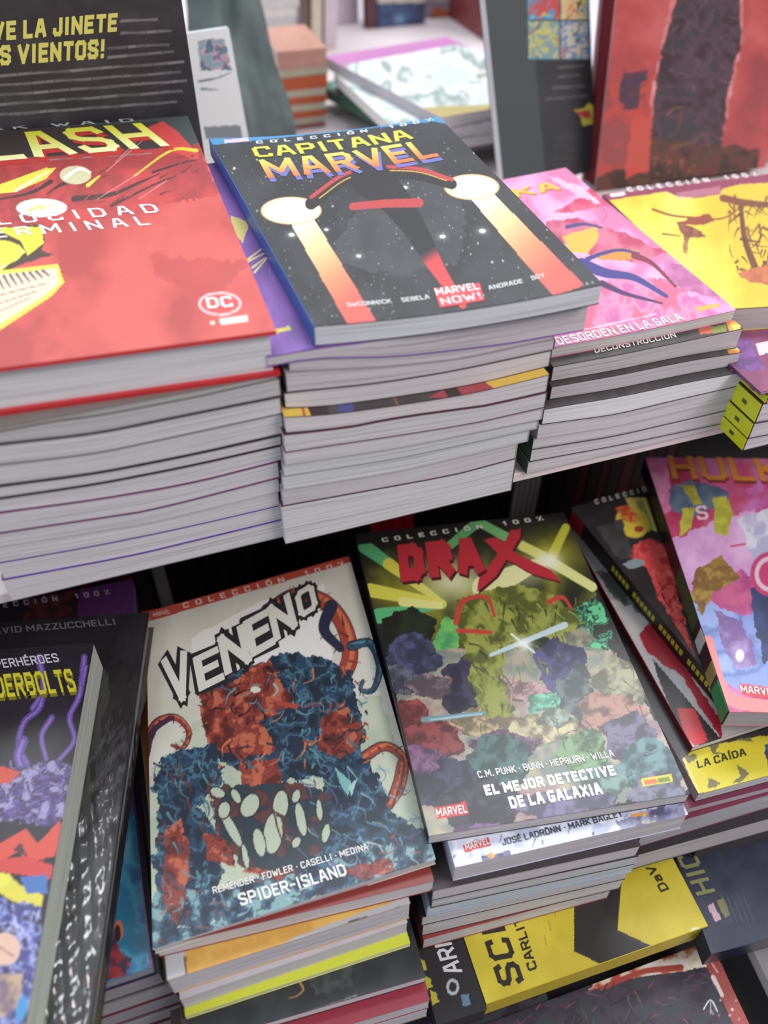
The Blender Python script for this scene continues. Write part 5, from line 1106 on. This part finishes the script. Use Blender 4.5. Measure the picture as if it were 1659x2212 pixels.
q = flat([(1660, 2300), (1534, 2032), (1040, 2215), (1130, 2560)], -.664); q = [q[3], q[0], q[1], q[2]]
dx = q[2] - q[1]
rw = Book('comic_book', 'dark comic with a white corner and a red dotted border at the bottom right', q, th=.014, spine='N', cover=(40, 30, 40), pages=(200, 196, 198))
def art(p):
    p.mottle([(30, 26, 40), (50, 36, 56), (36, 44, 50)], 30, 4, contrast=4); p.region([(1290, 2110), (1534, 2020), (1560, 2080), (1480, 2100), (1380, 2110), (1270, 2140)], [(226, 220, 210), (214, 200, 170), (170, 60, 44)], 22, 5, 6, 3)
    p.line([(1300, 2135), (1385, 2100), (1470, 2090)], 10, (160, 52, 40), 14); p.scatter([(1150, 2150), (1520, 2090), (1600, 2212), (1100, 2230)], 120, 14, 4, [(60, 34, 60), (96, 60, 90), (24, 20, 30), (40, 60, 56), (120, 60, 50)], .3, 4, 1.5)
    p.poly([(1498, 2026), (1545, 2010), (1700, 2300), (1640, 2330)], (156, 60, 56)); p.poly([(1538, 2020), (1560, 2020), (1720, 2300), (1690, 2310)], (206, 202, 204))
    p.line([(1518, 2050), (1550, 2100)], 3, (220, 180, 170)); p.dots([(1530, 2100), (1600, 2110), (1640, 2212), (1600, 2212)], 16, 2, 3.5, [(226, 206, 200)], 3); p.line([(1540, 2110), (1560, 2150)], 9, (226, 206, 200), 8, curve=False)
    p.line([(1520, 2180), (1535, 2160), (1550, 2185)], 3, (226, 226, 226)); p.line([(1535, 2160), (1535, 2190)], 2, (200, 200, 200))
rw.paint(art)
gr = Book('comic_book', 'grey comic with black marks in the bottom right corner', flat([(1760, 2330), (1990, 2250), (1850, 1960), (1620, 2040)], -.668), th=.012, spine='N', cover=(140, 134, 142), pages=(200, 196, 200))
gr = gr
# books under them on the tray
for lab, pts, z0, col, seed in (('dark mottled comic under the black book at the lower edge', [(870, 2480), (1250, 2350), (1160, 2090), (820, 2190)], -.666, (40, 34, 40), 3), ('dark violet comic under the bottom right comics', [(1200, 2480), (1640, 2330), (1560, 2080), (1160, 2190)], -.680, (36, 30, 44), 4)):
    b = Book('comic_book', lab, flat(pts, z0), th=.0130, spine='N', cover=col)
    b.paint(lambda p: (p.mottle([(24, 20, 28), (50, 40, 60), (36, 50, 46)], 26, seed, contrast=4)), step=4)

# ------------------------------------------------------------------ dark rows of upright books under the top shelf
rs = random.Random(8); ys = .535
NUM = ['first', 'second', 'third', 'fourth', 'fifth', 'sixth', 'seventh', 'eighth', 'ninth', 'tenth', 'eleventh', 'twelfth', 'thirteenth', 'fourteenth', 'fifteenth', 'sixteenth', 'seventeenth', 'eighteenth', 'nineteenth', 'twentieth'] + ['twenty-' + w for w in ('first', 'second', 'third', 'fourth', 'fifth', 'sixth', 'seventh', 'eighth', 'ninth')]
CNT = {}
def nth(key): CNT[key] = CNT.get(key, 0) + 1; return NUM[CNT[key] - 1]
def tops(px): return xat(px, 1200, ys)
x = tops(318); k = nr = ng = 0; xe = tops(1400)
G = 'black spines standing in the dark under the top shelf'
reds = (tops(782), tops(890)); greys = (tops(1085), tops(1132))
while x < xe:
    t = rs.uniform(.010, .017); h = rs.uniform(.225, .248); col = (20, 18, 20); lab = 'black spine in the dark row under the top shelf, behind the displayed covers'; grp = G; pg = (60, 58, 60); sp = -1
    if k == 0: col, lab, grp = (120, 118, 120), 'grey spine at the left end of the dark upright row', None; t = .012
    if reds[0] - .004 <= x < reds[1] - .008: t = .0115; col = (140, 20, 34); lab = ORD[nr].replace('topmost', 'first') + ' red spine from the left in the dark upright row'; nr += 1; grp = 'red spines in the dark upright row'
    if greys[0] <= x < greys[1]: t = .006; col = (150, 146, 148); lab = ORD[ng].replace('topmost', 'first') + ' of the thin pale spines right of the red ones, counted from the left'; ng += 1; grp = 'thin pale spines right of the red ones'
    if x > tops(1160): col = (70, 18, 30) if k % 2 else (34, 16, 22); lab = 'dark maroon spine at the right end of the upright row' if k % 2 else 'nearly black spine at the right end of the upright row'; grp = 'maroon and black spines at the right end of the upright row' + (' (maroon)' if k % 2 else ' (black)')
    if lab.startswith('black spine'): lab = nth('b') + ' black spine to the right of the grey one in the dark upright row'
    if lab.startswith('dark maroon'): lab = nth('m') + ' dark maroon spine from the left, right end of the dark row'
    if lab.startswith('nearly black'): lab = nth('n') + ' nearly black spine among the maroon ones, right end of the dark row'
    r, s_ = standing('comic_book', lab, x, ys, ZL, t - .0006, .13, h, col, pg, grp)
    if s_ is not None and (col == (140, 20, 34) or rs.random() < .35):
        c = (214, 190, 190) if col[0] == 140 else (70, 68, 70)
        for j, zz in enumerate((h - .034, h - .042)):
            boxmesh('spine_mark', (t * .36, -.0011, zz), (t * .62, -.0006, zz + (.006 if j == 0 else .003)), M_COVER, c, s_, 0)
    x += t; k += 1
x = xat(60, 1260, ys)
for k in range(14):
    t = rs.uniform(.010, .016); col = [(80, 22, 32), (34, 26, 32), (60, 18, 30)][k % 3]; lb = ['dark red spine in the left dark row', 'black spine in the left dark row', 'wine coloured spine in the left dark row'][k % 3]
    if x + t > tops(318): break
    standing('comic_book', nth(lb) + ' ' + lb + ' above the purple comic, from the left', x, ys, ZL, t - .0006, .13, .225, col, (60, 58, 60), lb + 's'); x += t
